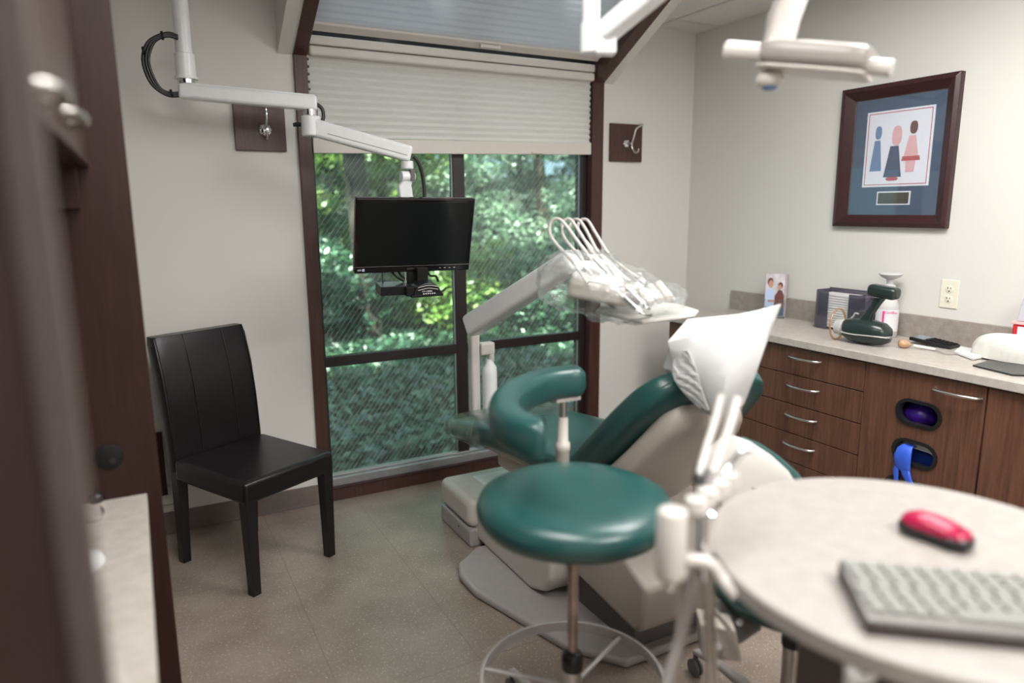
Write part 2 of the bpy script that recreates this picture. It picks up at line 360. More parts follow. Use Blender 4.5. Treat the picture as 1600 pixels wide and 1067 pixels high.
# ================================================================ ROOM
XR, YW, ZC = 3.144, 3.5, 2.54
XL, YF = -.75, -1.6
XI = XL+.001
TAN = math.tan(radians(29))
struct(obj('floor', MB().box((XL-.1, YF-.1, -.1), (XR+.1, YW+.12, 0)), 'floor'))
w = MB()
w.box((XL-.1, YW, 0), (.723, YW+.16, ZC+.3)).box((2.46, YW, 0), (XR+.1, YW+.16, ZC+.3)).box((.723, YW+.005, 0), (2.46, YW+.16, .07))
struct(obj('wall_back', w, 'wall', smooth=0))
struct(obj('wall_right', MB().box((XR, YF, 0), (XR+.1, YW, ZC+.3)), 'wall', smooth=0))
struct(obj('wall_left', MB().box((XL-.1, YF, 0), (XL, YW, ZC+.3)), 'wall', smooth=0))
struct(obj('wall_front', MB().box((XL-.1, YF-.1, 0), (XR+.1, YF, ZC+.3)), 'wall', smooth=0))
yc = YW-(ZC-2.2)/TAN          # where the skylight slope meets the ceiling
Y2 = 1.95
c = MB().box((XL-.1, YF-.1, ZC), (.66, YW, ZC+.08)).box((2.525, YF-.1, ZC), (XR+.1, YW, ZC+.08)).box((.66, YF-.1, ZC), (2.525, Y2, ZC+.08))
struct(obj('ceiling', c, 'ceiling', smooth=0))
g = MB()
for k in range(-3, 9):
    y = 3.306-.61*k
    if YF < y < YW:
        for a, b in (((XL, .66), (2.525, XR)) if y > Y2 else ((XL, XR),)): g.box((a, y-.012, ZC-.004), (b, y+.012, ZC+.002))
for k in range(-7, 1):
    x = 2.815+.61*k
    if XL < x < XR: g.box((x-.012, YF, ZC-.005), (x+.012, (Y2 if .66 < x < 2.525 else YW), ZC+.001))
struct(obj('trim_1', g, 'grid', smooth=0))
# boxed drywall beside the skylight (below and above the ceiling line) and the well
def slope_z(y): return 2.2+(YW-y)*TAN
w = MB()
for x0, x1 in ((.655, .723), (2.46, 2.53)):
    w.prism([(x0, YW, 2.2), (x0, YW, 3.2), (x0, Y2, 3.2), (x0, Y2, slope_z(Y2))], (x1-x0, 0, 0))
w.box((.655, Y2-.08, ZC-.001), (2.53, Y2, 3.4))
struct(obj('wall_skylight', w, 'wall', smooth=0))
# brown trim round the window and up the slope
t = MB()
for x0, x1 in ((.723, .784), (2.384, 2.46)):
    t.box((x0, YW-.018, 0), (x1, YW+.16, 2.2))
    t.prism([(x0, YW+.16, 2.2-.16*TAN), (x0, YW-.018, 2.2), (x0, Y2, slope_z(Y2+.018)), (x0, Y2, slope_z(Y2)+.20), (x0, YW+.16, 2.36)], (x1-x0, 0, 0))
t.box((.784, YW-.012, 0), (2.384, YW+.10, .073))
struct(obj('trim_2', t, 'walnut', smooth=0, bevel=.003))
struct(obj('trim_3', MB().box((2.374, YW+.01, .07), (2.384, YW+.03, 2.2)).box((.784, YW-.016, .066), (2.384, YW-.006, .073)), 'frame', smooth=0))
# baseboards
struct(obj('baseboard_back', MB().box((XL, YW-.008, 0), (.722, YW, .105)).box((XL, YW-.012, 0), (.722, YW, .012)).box((2.461, YW-.008, 0), (XR, YW, .105)), 'baseboard', smooth=0, bevel=.002))
struct(obj('baseboard_right', MB().box((XR-.008, 3.1, 0), (XR, YW, .105)), 'baseboard', smooth=0))
# window: frame, sill, panes
GY = 3.56
win = bpy.data.objects.new('window_1', None); C.objects.link(win); win.location = (1.584, GY, .073); win['kind'] = 'structure'
f = MB()
f.box((1.530, GY-.022, .12), (1.597, GY+.03, 2.25)).box((.784, GY-.020, .704), (2.384, GY+.03, .757))
f.box((.784, GY-.045, 2.19), (2.384, GY-.02, 2.36)).box((.784, YW+.002, .11), (.797, GY+.0, 2.3))
f.box((2.342, GY-.03, .10), (2.384, GY+.04, 2.25)).box((.784, GY-.01, .10), (.800, GY+.03, 2.25)).box((.784, GY-.02, 2.2), (2.384, GY+.04, 2.3))
obj('window_frame', f, 'mullion', win, 0, bevel=.003)
obj('window_sill', MB().box((.784, GY-.055, .073), (2.384, GY+.04, .118)).box((.784, GY-.03, .118), (2.384, GY+.0, .128)), 'alu', win, 0, bevel=.004)
obj('glazing_bead', MB().box((.800, GY-.012, .122), (1.530, GY-.002, .130)).box((1.597, GY-.012, .122), (2.342, GY-.002, .130)).box((1.524, GY-.012, .757), (1.530, GY-.002, 2.2)).box((1.524, GY-.012, .13), (1.530, GY-.002, .704)).box((2.336, GY-.012, .757), (2.342, GY-.002, 2.2)).box((2.336, GY-.012, .13), (2.342, GY-.002, .704)), 'alu', win, 0)
for x0, x1, z0, z1 in ((.80, 1.53, .125, .704), (1.597, 2.342, .125, .704), (.80, 1.53, .757, 2.2), (1.597, 2.342, .757, 2.2)):
    obj('pane', MB().box((x0-.005, GY+.004, z0-.005), (x1+.005, GY+.010, z1+.005)), 'glass', win, 0)
# skylight glazing above the sloped shade
sk = bpy.data.objects.new('window_2', None); C.objects.link(sk); sk.location = (1.584, 3.0, 2.7); sk['kind'] = 'structure'
f = MB()
for x in (.784, 1.556, 2.33): f.prism([(x, YW+.10, 2.36-.10*TAN), (x, Y2, slope_z(Y2)+.14), (x, Y2, slope_z(Y2)+.19), (x, YW+.10, 2.41-.10*TAN)], (.054, 0, 0))
obj('window_frame', f, 'mullion', sk, 0)
# --- shades
def pleats(name, x0, x1, p0, p1, nrm, n, amp, mat, parent, dz1=0):
    """pleated cloth from line p0 to line p1 (y,z pairs)"""
    vs = []; fs = []
    m = 2*n
    for i in range(m+1):
        t = i/m; y = p0[0]*(1-t)+p1[0]*t; z = p0[1]*(1-t)+p1[1]*t; s = amp if i % 2 else -amp
        vs += [(x0, y+nrm[0]*s, z+nrm[1]*s), (x1, y+nrm[0]*s, z+nrm[1]*s+dz1*t)]
    fs = [(2*i, 2*i+1, 2*i+3, 2*i+2) for i in range(m)]
    return obj(name, MB().add(vs, fs), mat, parent, 0)
sh = thing('window_shade', (1.584, 3.48, 2.2), 'white pleated cellular shade lowered halfway over the upright window', 'shade')
pleats('shade_fabric', .786, 2.374, (3.500, 2.205), (3.500, 1.836), (1, 0), 11, .0075, 'shade', sh, .03)
obj('head_rail', MB().box((.790, 3.455, 2.200), (2.376, 3.515, 2.243)), 'rail', sh, 0, bevel=.010)
r = MB().add([(.790, 3.485, 1.762), (2.378, 3.485, 1.800), (2.378, 3.485, 1.866), (.790, 3.485, 1.832), (.790, 3.51, 1.762), (2.378, 3.51, 1.800), (2.378, 3.51, 1.866), (.790, 3.51, 1.832)], [(0, 1, 2, 3), (4, 7, 6, 5), (0, 4, 5, 1), (1, 5, 6, 2), (2, 6, 7, 3), (3, 7, 4, 0)])
obj('bottom_rail', r, 'rail', sh, 0, bevel=.003)
obj('pull_tab', MB().box((1.98, 3.476, 1.795), (2.05, 3.487, 1.803)), 'rail', sh, 0, bevel=.002)
ss = thing('skylight_shade', (1.584, 3.3, 2.4), 'bluish backlit pleated shade across the sloping skylight', 'shade')
off = .075
def sp_(y, o=off): return (y+o*sin(radians(29))*0, slope_z(y)+o)
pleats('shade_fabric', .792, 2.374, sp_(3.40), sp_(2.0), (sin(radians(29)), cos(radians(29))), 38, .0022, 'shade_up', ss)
obj('bottom_rail', MB().prism([(.790, 3.435, sp_(3.435)[1]-.012), (.790, 3.395, sp_(3.395)[1]-.012), (.790, 3.395, sp_(3.395)[1]+.014), (.790, 3.435, sp_(3.435)[1]+.014)], (1.586, 0, 0)), 'rail', ss, 0, bevel=.003)
obj('pull_tab', MB().box((1.63, 3.385, sp_(3.40)[1]-.034), (1.745, 3.405, sp_(3.40)[1]-.016)), 'rail', ss, 0, bevel=.004)
struct(obj('trim_4', MB().box((.788, 3.455, 2.247), (2.378, 3.52, 2.288)), 'rail', smooth=0, bevel=.008))

# ================================================================ LIGHT FIXTURES (ceiling troffers behind and over the viewer, the desk side one added as fill)
def troffer(x, y, wx, wy, energy, label):
    t = thing('ceiling_light', (x, y, ZC-.01), label, 'ceiling light', 'ceiling lights')
    obj('light_frame', MB().box((x-wx/2-.03, y-wy/2-.03, ZC-.02), (x+wx/2+.03, y-wy/2, ZC-.001)).box((x-wx/2-.03, y+wy/2, ZC-.02), (x+wx/2+.03, y+wy/2+.03, ZC-.001)).box((x-wx/2-.03, y-wy/2, ZC-.02), (x-wx/2, y+wy/2, ZC-.001)).box((x+wx/2, y-wy/2, ZC-.02), (x+wx/2+.03, y+wy/2, ZC-.001)), 'white', t, 0)
    obj('diffuser', MB().box((x-wx/2, y-wy/2, ZC-.012), (x+wx/2, y+wy/2, ZC-.003)), 'diffuser', t, 0)
    l = bpy.data.lights.new('tube_light', 'AREA'); l.shape = 'RECTANGLE'; l.size = wx; l.size_y = wy; l.energy = energy; l.color = (1, .98, .955)
    lo = bpy.data.objects.new('tube_light', l); C.objects.link(lo); lo.parent = t; lo.location = (0, 0, -.012)
troffer(1.95, 1.28, .58, 1.18, 46, 'lit ceiling panel above the dental chair')
troffer(1.30, -.60, 1.18, .58, 62, 'lit ceiling panel behind the viewpoint')
troffer(.30, .85, .58, 1.18, 30, 'unseen lit ceiling panel added over the desk side of the room')  # added fill panel, brightens the left-facing side of the lift arm

# ================================================================ BLACK DINING CHAIR
ch = thing('parsons_chair', (.353, 3.034, 0), 'black leather side chair with black wooden legs beside the window', 'chair')
fx = Vector((.232, -.439, 0)).normalized(); rx = Vector((.333, .22, 0)).normalized()
rx = (rx-fx*rx.dot(fx)).normalized(); CO = Vector((.353, 3.034, 0))
def cp(a, b, z): return CO+rx*a+fx*b+Vector((0, 0, z))
def obox(mb, a0, a1, b0, b1, z0, z1, P=cp, ta=0, tb=0, shift=0):
    vs = [P(a0+ta, b0+tb+shift, z0), P(a1-ta, b0+tb+shift, z0), P(a1-ta, b1-tb+shift, z0), P(a0+ta, b1-tb+shift, z0), P(a0, b0, z1), P(a1, b0, z1), P(a1, b1, z1), P(a0, b1, z1)]
    return mb.add(vs, [(0, 3, 2, 1), (4, 5, 6, 7), (0, 1, 5, 4), (1, 2, 6, 5), (2, 3, 7, 6), (3, 0, 4, 7)])
for sa in (-1, 1):
    for sb in (-1, 1):
        a, b = (.150 if sa > 0 and sb < 0 else sa*.192), sb*.232
        obj('leg', obox(MB(), a-.024, a+.024, b-.024, b+.024, 0, .42, ta=.006, tb=.006, shift=(-.02 if sb < 0 else .0)), 'black_wood', ch, 0, bevel=.002)
n = 12; vs = []
sm = MB(); obox(sm, -.222, .222, -.215, .262, .385, .478)
obj('seat', sm, 'leather', ch, 60, bevel=.02, seg=5)
bk = []
for (b, z, t) in ((-.248, .37, .034), (-.250, .50, .036), (-.262, .66, .036), (-.283, .82, .036), (-.312, .95, .034), (-.322, .985, .028)):
    bk.append((b, z, t))
bm_ = MB(); N = len(bk)
bm_.sweep([cp(0, b, z) for b, z, t in bk], [rx]*N, [fx]*N, [.215, .215, .217, .218, .217, .212], [t for b, z, t in bk], e=.22, n=32)
for a in (-.085, .095): bm_.tube([cp(a, b+t+.0006, z) for b, z, t in bk], .0022, 6)
for sa in (-1, 1): bm_.tube([cp(sa*.205, b+t-.002, z) for b, z, t in bk], .0025, 6)
obj('backrest', bm_, 'leather', ch, 50, bevel=.006)

# ================================================================ HOOK BOARDS
def hook_board(x0, x1, z0, z1, label, hook):
    t = thing('coat_hook_board', ((x0+x1)/2, YW, z0), label, 'coat hook', 'coat hook boards by the window')
    obj('backboard', MB().box((x0, YW-.02, z0), (x1, YW, z1)), 'walnut', t, 0, bevel=.002)
    obj('hook', hook, 'chrome', t, 60)
h = MB()
hx, hz = .575, 1.862
h.lathe((hx, YW-.02, hz-.005), [(.026, 0), (.027, .004), (.020, .010), (.010, .014)], (0, -1, 0), 16)
for k in range(8): a = 2*pi*k/8; h.lathe((hx+.022*cos(a), YW-.022, hz-.005+.022*sin(a)), [(.008, 0), (.006, .008), (.001, .010)], (0, -1, 0), 8)
h.tube([(hx, YW-.03, hz), (hx+.001, YW-.055, hz+.012), (hx+.002, YW-.070, hz+.050), (hx+.002, YW-.068, hz+.085), (hx+.004, YW-.080, hz+.10)], .0055, 8)
h.lathe((hx+.004, YW-.075, hz+.10), [(.004, 0), (.011, .006), (.011, .014), (.003, .020)], (0, -.4, 1), 10)
h.tube([(hx, YW-.03, hz-.01), (hx, YW-.05, hz-.035), (hx, YW-.070, hz-.045), (hx, YW-.080, hz-.020)], .005, 8)
hook_board(.443, .667, 1.765, 1.998, 'square walnut board with a chrome coat hook, behind the white monitor arm', h)
h = MB(); hx, hz = 2.618, 1.868
h.lathe((hx, YW-.02, hz), [(.022, 0), (.022, .005), (.014, .012)], (0, -1, 0), 14)
for k in range(6): a = 2*pi*k/6; h.lathe((hx+.016*cos(a), YW-.024, hz+.016*sin(a)), [(.009, 0), (.007, .008), (.001, .011)], (0, -1, 0), 8)
h.tube([(hx+.005, YW-.03, hz), (hx+.018, YW-.055, hz+.005), (hx+.022, YW-.07, hz+.045), (hx+.030, YW-.078, hz+.08), (hx+.05, YW-.10, hz+.10)], .0055, 8)
h.lathe((hx+.05, YW-.10, hz+.10), [(.005, 0), (.016, .003), (.014, .008), (.002, .011)], (0, -.3, 1), 12)
h.tube([(hx+.018, YW-.055, hz+.01), (hx+.020, YW-.055, hz-.025), (hx+.030, YW-.07, hz-.05), (hx+.040, YW-.085, hz-.048), (hx+.040, YW-.09, hz-.03)], .005, 8)
hook_board(2.510, 2.740, 1.766, 1.982, 'square walnut board with a chrome coat hook, between window and corner', h)

# ================================================================ PICTURE
pf = thing('framed_print', (XR, 2.13, 1.40), 'dark mahogany framed print with blue mat and small brass plaque', 'picture')
def PT(x): return frame_T((x, 0, 0), (0, -1, 0), (0, 0, 1))   # 2D (-y, z) on the right wall
fo = [(-2.415, 1.400), (-1.846, 1.400), (-1.846, 2.053), (-2.415, 2.053)]
fi = [(-2.340, 1.458), (-1.905, 1.458), (-1.905, 1.990), (-2.340, 1.990)]
def ring_frame(mb, o, i, xo, xi, back):
    vs = []
    for L, x in ((o, back), (o, xo), ([((a[0]*2+b[0])/3, (a[1]*2+b[1])/3) for a, b in zip(o, i)], xo-.010), (i, xi), (i, back)):
        vs += [(x, -p[0], p[1]) for p in L]
    fs = [(k*4+j, k*4+(j+1) % 4, (k+1)*4+(j+1) % 4, (k+1)*4+j) for k in range(4) for j in range(4)]
    return mb.add(vs, fs)
obj('picture_frame', ring_frame(MB(), fo, fi, XR-.028, XR-.014, XR), 'frame', pf, 0, bevel=.003)
obj('mat_board', MB().box((XR-.008, 1.90, 1.45), (XR-.002, 2.345, 1.995)), 'mat_blue', pf, 0)
pr = obj('print', MB().box((XR-.0105, 1.952, 1.587), (XR-.008, 2.278, 1.932)), 'print_white', pf, 0)
rb = MB()
for a, b in (((1.962, 1.596), (2.268, 1.599)), ((1.962, 1.920), (2.268, 1.923)), ((1.962, 1.596), (1.965, 1.923)), ((2.265, 1.596), (2.268, 1.923))): rb.box((XR-.0115, a[0], a[1]), (XR-.0104, b[0], b[1]))
obj('red_border', rb, 'red', pr, 0)
def blob(cy, cz, hy, hz, mat, name='printed_shape', e=.8, lx=.0112):
    T = PT(XR-lx); L = [(-cy+hy*math.copysign(abs(cos(a))**e, cos(a)), cz+hz*math.copysign(abs(sin(a))**e, sin(a))) for a in [2*pi*k/24 for k in range(24)]]
    plate(name, [L], .0006, T, mat, pr)
def trap(cy, z0, z1, w0, w1, mat): plate('printed_shape', [[(-cy-w0, z0), (-cy+w0, z0), (-cy+w1, z1), (-cy-w1, z1)]], .0006, PT(XR-.0112), mat, pr)
# generic stand-in: three plain coloured bell shapes with round tops
trap(2.215, 1.66, 1.80, .030, .014, 'slate'); blob(2.213, 1.835, .016, .030, 'slate')
trap(2.128, 1.63, 1.77, .044, .020, 'navy'); blob(2.120, 1.815, .024, .044, 'pink'); blob(2.128, 1.622, .030, .009, 'red')
trap(2.045, 1.70, 1.72, .044, .040, 'red'); trap(2.045, 1.65, 1.70, .020, .024, 'pink'); trap(2.045, 1.72, 1.81, .034, .016, 'pink'); blob(2.042, 1.845, .018, .028, 'maroon_ink')
pq = obj('plaque_mat', MB().box((XR-.0105, 2.030, 1.503), (XR-.008, 2.195, 1.565)), 'print_white', pf, 0)
obj('plaque', MB().box((XR-.0125, 2.037, 1.509), (XR-.0105, 2.188, 1.559)), 'brass', pq, 0)
obj('picture_glass', MB().box((XR-.0150, 1.903, 1.456), (XR-.0140, 2.342, 1.992)), 'pic_glass', pf, 0)

# ================================================================ WALL OUTLET
ou = thing('wall_outlet', (XR, 1.811, 1.055), 'ivory duplex power outlet on the wall above the laminate backsplash', 'outlet')
obj('cover_plate', MB().box((XR-.006, 1.773, 1.054), (XR, 1.850, 1.179)), 'outlet', ou, 0, bevel=.003)
for z in (1.138, 1.094):
    s_ = obj('socket', MB().lathe((XR-.006, 1.811, z), [(.017, 0), (.017, .002), (.015, .003)], (-1, 0, 0), 20), 'outlet', ou, 40)
    obj('slot', MB().box((XR-.0098, 1.816, z), (XR-.0085, 1.819, z+.009)).box((XR-.0098, 1.803, z+.001), (XR-.0085, 1.806, z+.008)).box((XR-.0098, 1.808, z-.011), (XR-.0085, 1.814, z-.006)), 'black', s_, 0)

# ================================================================ RIGHT COUNTER AND CABINETS
CX = 2.65
ct = thing('worktop', (2.9, 1.0, .86), 'long speckled grey-beige laminate worktop along the side wall', 'worktop')
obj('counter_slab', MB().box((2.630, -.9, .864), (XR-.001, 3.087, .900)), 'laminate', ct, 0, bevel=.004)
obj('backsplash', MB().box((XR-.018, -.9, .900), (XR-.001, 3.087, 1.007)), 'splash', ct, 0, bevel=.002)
def bow_handle(y0, y1, z, x=CX, parent=None, nm='handle'):
    return obj(nm, MB().tube([(x, y0, z), (x-.022, y0+(y1-y0)*.08, z), (x-.034, (y0*.7+y1*.3), z), (x-.036, (y0+y1)/2, z), (x-.034, (y0*.3+y1*.7), z), (x-.022, y1-(y1-y0)*.08, z), (x, y1, z)], .0058, 8, 4), 'nickel', parent, 60)
cab = thing('drawer_cabinet', (2.9, 2.4, 0), 'walnut base cabinet with a stack of drawers and bow handles', 'cabinet')
obj('cabinet_body', MB().box((CX+.02, 1.84, .09), (XR-.001, 3.075, .863)).box((CX+.07, 1.84, .0), (XR-.001, 3.075, .09)), 'cabinet', cab, 0)
for z0, z1 in ((.731, .857), (.590, .727), (.450, .586), (.312, .446), (.10, .308)):
    d = obj('drawer', MB().box((CX, 1.840, z0), (CX+.02, 2.50, z1)), 'cabinet', cab, 0, bevel=.0015)
    bow_handle(2.055, 2.225, (z0+z1)/2+.022 if z0 > .3 else .25, parent=d)
dd = obj('door', MB().box((CX, 2.504, .10), (CX+.02, 3.073, .857)), 'cabinet', cab, 0, bevel=.0015)
wc = thing('waste_cabinet', (2.9, 1.6, 0), 'walnut cabinet whose door has oval waste slots beside the drawers', 'cabinet')
obj('cabinet_body', MB().box((CX+.30, 1.357, .09), (XR-.001, 1.838, .863)).box((CX+.03, 1.357, .09), (CX+.30, 1.375, .863)).box((CX+.03, 1.82, .09), (CX+.30, 1.838, .863)).box((CX+.07, 1.357, 0), (XR-.001, 1.838, .09)), 'cabinet', wc, 0)
ovals = [(-1.596, .696), (-1.596, .533), (-1.615, .37)]
T = frame_T((CX+.01, 0, 0), (0, -1, 0), (0, 0, 1))
wd = plate('door', [[(-1.836, .10), (-1.360, .10), (-1.360, .857), (-1.836, .857)]]+[stadium(a, b, .083, .045) for a, b in ovals], .02, T, 'cabinet', wc)
for a, b in ovals: plate('slot_rim', [stadium(a, b, .093, .054), stadium(a, b, .079, .041)], .028, frame_T((CX+.008, 0, 0), (0, -1, 0), (0, 0, 1)), 'black', wd)
bow_handle(1.372, 1.548, .812, parent=wd)
tb = thing('waste_bin_liner', (CX+.10, 1.6, .6), 'violet plastic liner seen through the upper oval slot', 'bin liner')
obj('liner', MB().lathe((CX+.11, 1.645, .635), [(.05, 0), (.074, .02), (.070, .05), (.04, .085), (.005, .09)], (0, 0, 1), 16, 1, 1.0), 'purple', tb, 60)
bb = thing('blue_waste_bin', (CX+.12, 1.6, .45), 'blue bin with white rim behind the lower oval slot', 'bin')
obj('bin_wall', MB().box((CX+.055, 1.50, .40), (CX+.25, 1.70, .548)), 'bin', bb, 0, bevel=.02)
plate('bin_rim', [stadium(-1.598, .520, .084, .046), stadium(-1.590, .508, .066, .036)], .006, frame_T((CX+.030, 0, 0), (0, -1, 0), (0, 0, 1)), 'paper', bb)
gl_ = thing('rubber_glove', (CX-.02, 1.63, .45), 'crumpled blue nitrile glove hanging out of the lower oval slot', 'glove')
gm = MB()
gm.sweep([(CX+.04, 1.62, .548), (CX+.0, 1.622, .562), (CX-.014, 1.628, .545), (CX-.018, 1.632, .51), (CX-.016, 1.630, .475), (CX-.012, 1.622, .455)], [(0, 1, 0)]*6, [(1, 0, .2)]*6, [.012, .020, .030, .036, .034, .026], [.006, .009, .010, .009, .009, .006], e=.8, n=14)
gm.sweep([(CX-.010, 1.650, .49), (CX-.014, 1.655, .45), (CX-.012, 1.652, .405)], [(0, 1, 0)]*3, [(1, 0, 0)]*3, [.009, .011, .009], [.005, .006, .004], n=10)
gm.sweep([(CX-.012, 1.622, .47), (CX-.014, 1.610, .44), (CX-.012, 1.592, .405)], [(0, 1, 0)]*3, [(1, 0, 0)]*3, [.020, .019, .014], [.007, .007, .004], n=10)
obj('glove_body', gm, 'glove', gl_, 70)
ec = thing('base_cabinet', (2.9, .9, 0), 'plain walnut base cabinet nearest the frame edge under the worktop', 'cabinet')
obj('cabinet_body', MB().box((CX+.02, -.9, .09), (XR-.001, 1.355, .863)).box((CX+.07, -.9, 0), (XR-.001, 1.355, .09)), 'cabinet', ec, 0)
for y0, y1 in ((.86, 1.353), (.36, .856), (-.89, .356)):
    dr = obj('door', MB().box((CX, y0, .10), (CX+.02, y1, .857)), 'cabinet', ec, 0, bevel=.0015)
    bow_handle(y0+.03, y0+.17, .80, parent=dr)

# ================================================================ COUNTER ITEMS
# brochures
bh = thing('brochure_holder', (3.05, 2.69, .9), 'clear acrylic leaflet holder standing on the worktop', 'holder')
bx_ = Vector((.62, -.78, 0)).normalized()   # along the front
bn = Vector((-.78, -.62, 0))                # out of the front
B0 = Vector((3.045, 2.686, .9))
def bp(a, b, z, lean=.12): return B0+bx_*a-bn*(b+z*lean)+Vector((0, 0, z))
def bbox(mb, a0, a1, b0, b1, z0, z1):
    vs = [bp(a0, b0, z0), bp(a1, b0, z0), bp(a1, b1, z0), bp(a0, b1, z0), bp(a0, b0, z1), bp(a1, b0, z1), bp(a1, b1, z1), bp(a0, b1, z1)]
    return mb.add(vs, [(0, 3, 2, 1), (4, 5, 6, 7), (0, 1, 5, 4), (1, 2, 6, 5), (2, 3, 7, 6), (3, 0, 4, 7)])
obj('holder_shell', bbox(bbox(bbox(bbox(MB(), -.055, .055, -.004, -.001, 0, .10), -.057, -.054, -.004, .035, 0, .12), .054, .057, -.004, .035, 0, .12), -.057, .057, -.004, .035, 0, .006), 'acrylic', bh, 0)
for k in range(6):
    b = thing('brochure', bp(0, .002+k*.0055, .01), 'front leaflet showing two people, in the acrylic holder' if k == 0 else 'leaflet stacked behind the front one in the acrylic holder', 'brochure', 'leaflets in the holder' if k else None)
    sh_ = (k*.0022)
    obj('cover', bbox(MB(), -.050+sh_, .050+sh_, k*.0055, k*.0055+.0035, .008, .238-k*.0015), 'photo_ink' if k == 0 else ('maroon_ink' if k % 2 else 'print_white'), b, 0)
    if k == 0:
        Tb = frame_T(bp(0, -.0008, 0), bx_, bp(0, 0, 1)-bp(0, 0, 0))
        def bpl(L, mat, nm, d=.0004, lift=0): plate(nm, [L], d, Tb @ Matrix.Translation((0, 0, lift)), mat, b)
        def ell(cx, cy, a, c_, n=18): return [(cx+a*cos(2*pi*i/n), cy+c_*sin(2*pi*i/n)) for i in range(n)]
        bpl([(-.048, .06), (-.004, .06), (-.004, .135), (-.014, .162), (-.034, .165), (-.046, .13)], 'sky_ink', 'printed_shirt')
        bpl([(-.002, .06), (.048, .06), (.048, .12), (.036, .15), (.018, .155), (.0, .12)], 'maroon_ink', 'printed_shirt')
        bpl(ell(-.026, .195, .015, .024), 'maroon_ink', 'printed_hair'); bpl(ell(-.023, .185, .012, .020), 'skin_ink', 'printed_face', lift=.0004)
        bpl(ell(.026, .178, .013, .018), 'maroon_ink', 'printed_hair'); bpl(ell(.023, .168, .010, .015), 'skin_ink', 'printed_face', lift=.0004)
        bpl([(-.035, .085), (.0, .088), (.002, .098), (-.033, .098)], 'skin_ink', 'printed_arm', lift=.0005)
        bpl([(-.048, .012), (.048, .012), (.048, .06), (-.048, .06)], 'navy', 'printed_band')
# towel / glove dispenser of smoked acrylic
hd = thing('smoked_paper_holder', (3.07, 2.24, .9), 'smoked acrylic open-front holder against the backsplash', 'holder')
obj('back_panel', MB().box((3.105, 2.10, .902), (3.110, 2.39, 1.095)).box((3.00, 2.10, .902), (3.11, 2.39, .906)), 'smoke', hd, 0)
for y0, s in ((2.388, -1), (2.102, 1)):
    L = [Vector((3.108, y0, 0)), Vector((3.02, y0, 0)), Vector((2.995, y0+s*.008, 0)), Vector((2.985, y0+s*.03, 0)), Vector((2.985, y0+s*.085, 0))]
    vs = []; m_ = len(L)
    for p in L: vs += [p+Vector((0, 0, .902)), p+Vector((0, 0, 1.09 if p.x > 2.99 else 1.085))]
    o_ = obj('wing_panel', MB().add(vs, [(2*i, 2*i+2, 2*i+3, 2*i+1) for i in range(m_-1)]), 'smoke', hd, 0)
    sm_ = o_.modifiers.new('s', 'SOLIDIFY'); sm_.thickness = .004
for k in range(14):
    z = .91+k*.0118
    tg = tag(obj('folded_towel', MB().box((3.0+random.uniform(-.002, .002), 2.12, z), (3.098, 2.37, z+.0105)), 'paper', None, 0, bevel=.003), 'topmost white paper towel in the smoked holder' if k == 13 else 'white folded paper towel in the smoked acrylic holder', 'paper towel', 'folded towels below the top one' if k < 13 else None)
# white wipes bottle behind the x-ray unit
wb_ = thing('spray_bottle', (3.055, 2.005, .9), 'white bottle with pink label and white disc cap behind the handheld device', 'bottle')
B = (3.055, 2.035, .9)
obj('bottle_body', MB().lathe(B, [(.044, 0), (.048, .005), (.048, .140), (.046, .150), (.026, .200), (.022, .205), (.022, .225)], n=28), 'paper', wb_, 50)
obj('label', MB().lathe((B[0], B[1], .93), [(.0484, 0), (.0488, .0), (.0488, .10), (.0484, .10)], n=28), 'print_white', wb_, 50)
obj('bottle_cap', MB().lathe((B[0], B[1], 1.11), [(.024, .01), (.024, .03), (.014, .034), (.016, .055), (.040, .068), (.052, .080), (.050, .085), (.030, .086)], n=24), 'paper', wb_, 50)
tv = Vector((-.72, -.69, 0)).normalized(); ts = Vector((.69, -.72, 0))
text('label_text', 'CaviBar', .017, frame_T(Vector((B[0], B[1], 1.018))+tv*.0490-ts*.020, ts, (0, 0, 1)), 'magenta_ink', wb_)
obj('label_stripe', MB().box((-.004, -.040, 0), (.004, .040, .0006), frame_T(Vector((B[0], B[1], .985))+tv*.0485-ts*.024, ts, (0, 0, 1))), 'magenta_ink', wb_, 0)

# handheld x-ray
xr = thing('handheld_xray', (2.86, 2.02, .9), 'dark green handheld x-ray device lying on the worktop with battery grip up', 'x-ray device')
xa = Vector((-.14, .99, 0)).normalized()    # from the rear to the nose
X0 = Vector((2.80, 1.985, .955)); xs = Vector((-xa.y, xa.x, 0)) 
def xp(a, b, z): return X0+xa*a-xs*b+Vector((0, 0, z))
zt = Vector((0, 0, 1))
cs_ = [(-.135, -.004, .010), (-.127, -.003, .034), (-.105, 0, .048), (-.06, .002, .055), (0, .002, .055), (.030, .004, .052), (.055, .006, .045), (.065, .007, .040)]
obj('casing', MB().sweep([xp(a, 0, d) for a, d, r in cs_], [xs]*8, [zt]*8, [r*1.0 for a, d, r in cs_], [r*.98 for a, d, r in cs_], e=.85, n=28), 'xray_green', xr, 70)
obj('silver_band', MB().sweep([xp(a, 0, d-.012-a*.05) for a, d, r in cs_], [xs]*8, [zt]*8, [r*1.0+.0035 for a, d, r in cs_], [.0065]*8, e=.85, n=28), 'silver', xr, 70)
sb_ = obj('badge', MB().lathe(xp(-.060, .054, -.010), [(.016, 0), (.016, .006), (.014, .008)], -xs, 20), 'silver', xr, 50)
cn = obj('nose_cone', MB().lathe(xp(.062, 0, .006), [(.042, -.02), (.042, 0), (.034, .004), (.034, .016), (.036, .018), (.036, .028), (.033, .030), (.033, .045), (.028, .046)], xa, 28), 'silver', xr, 40)
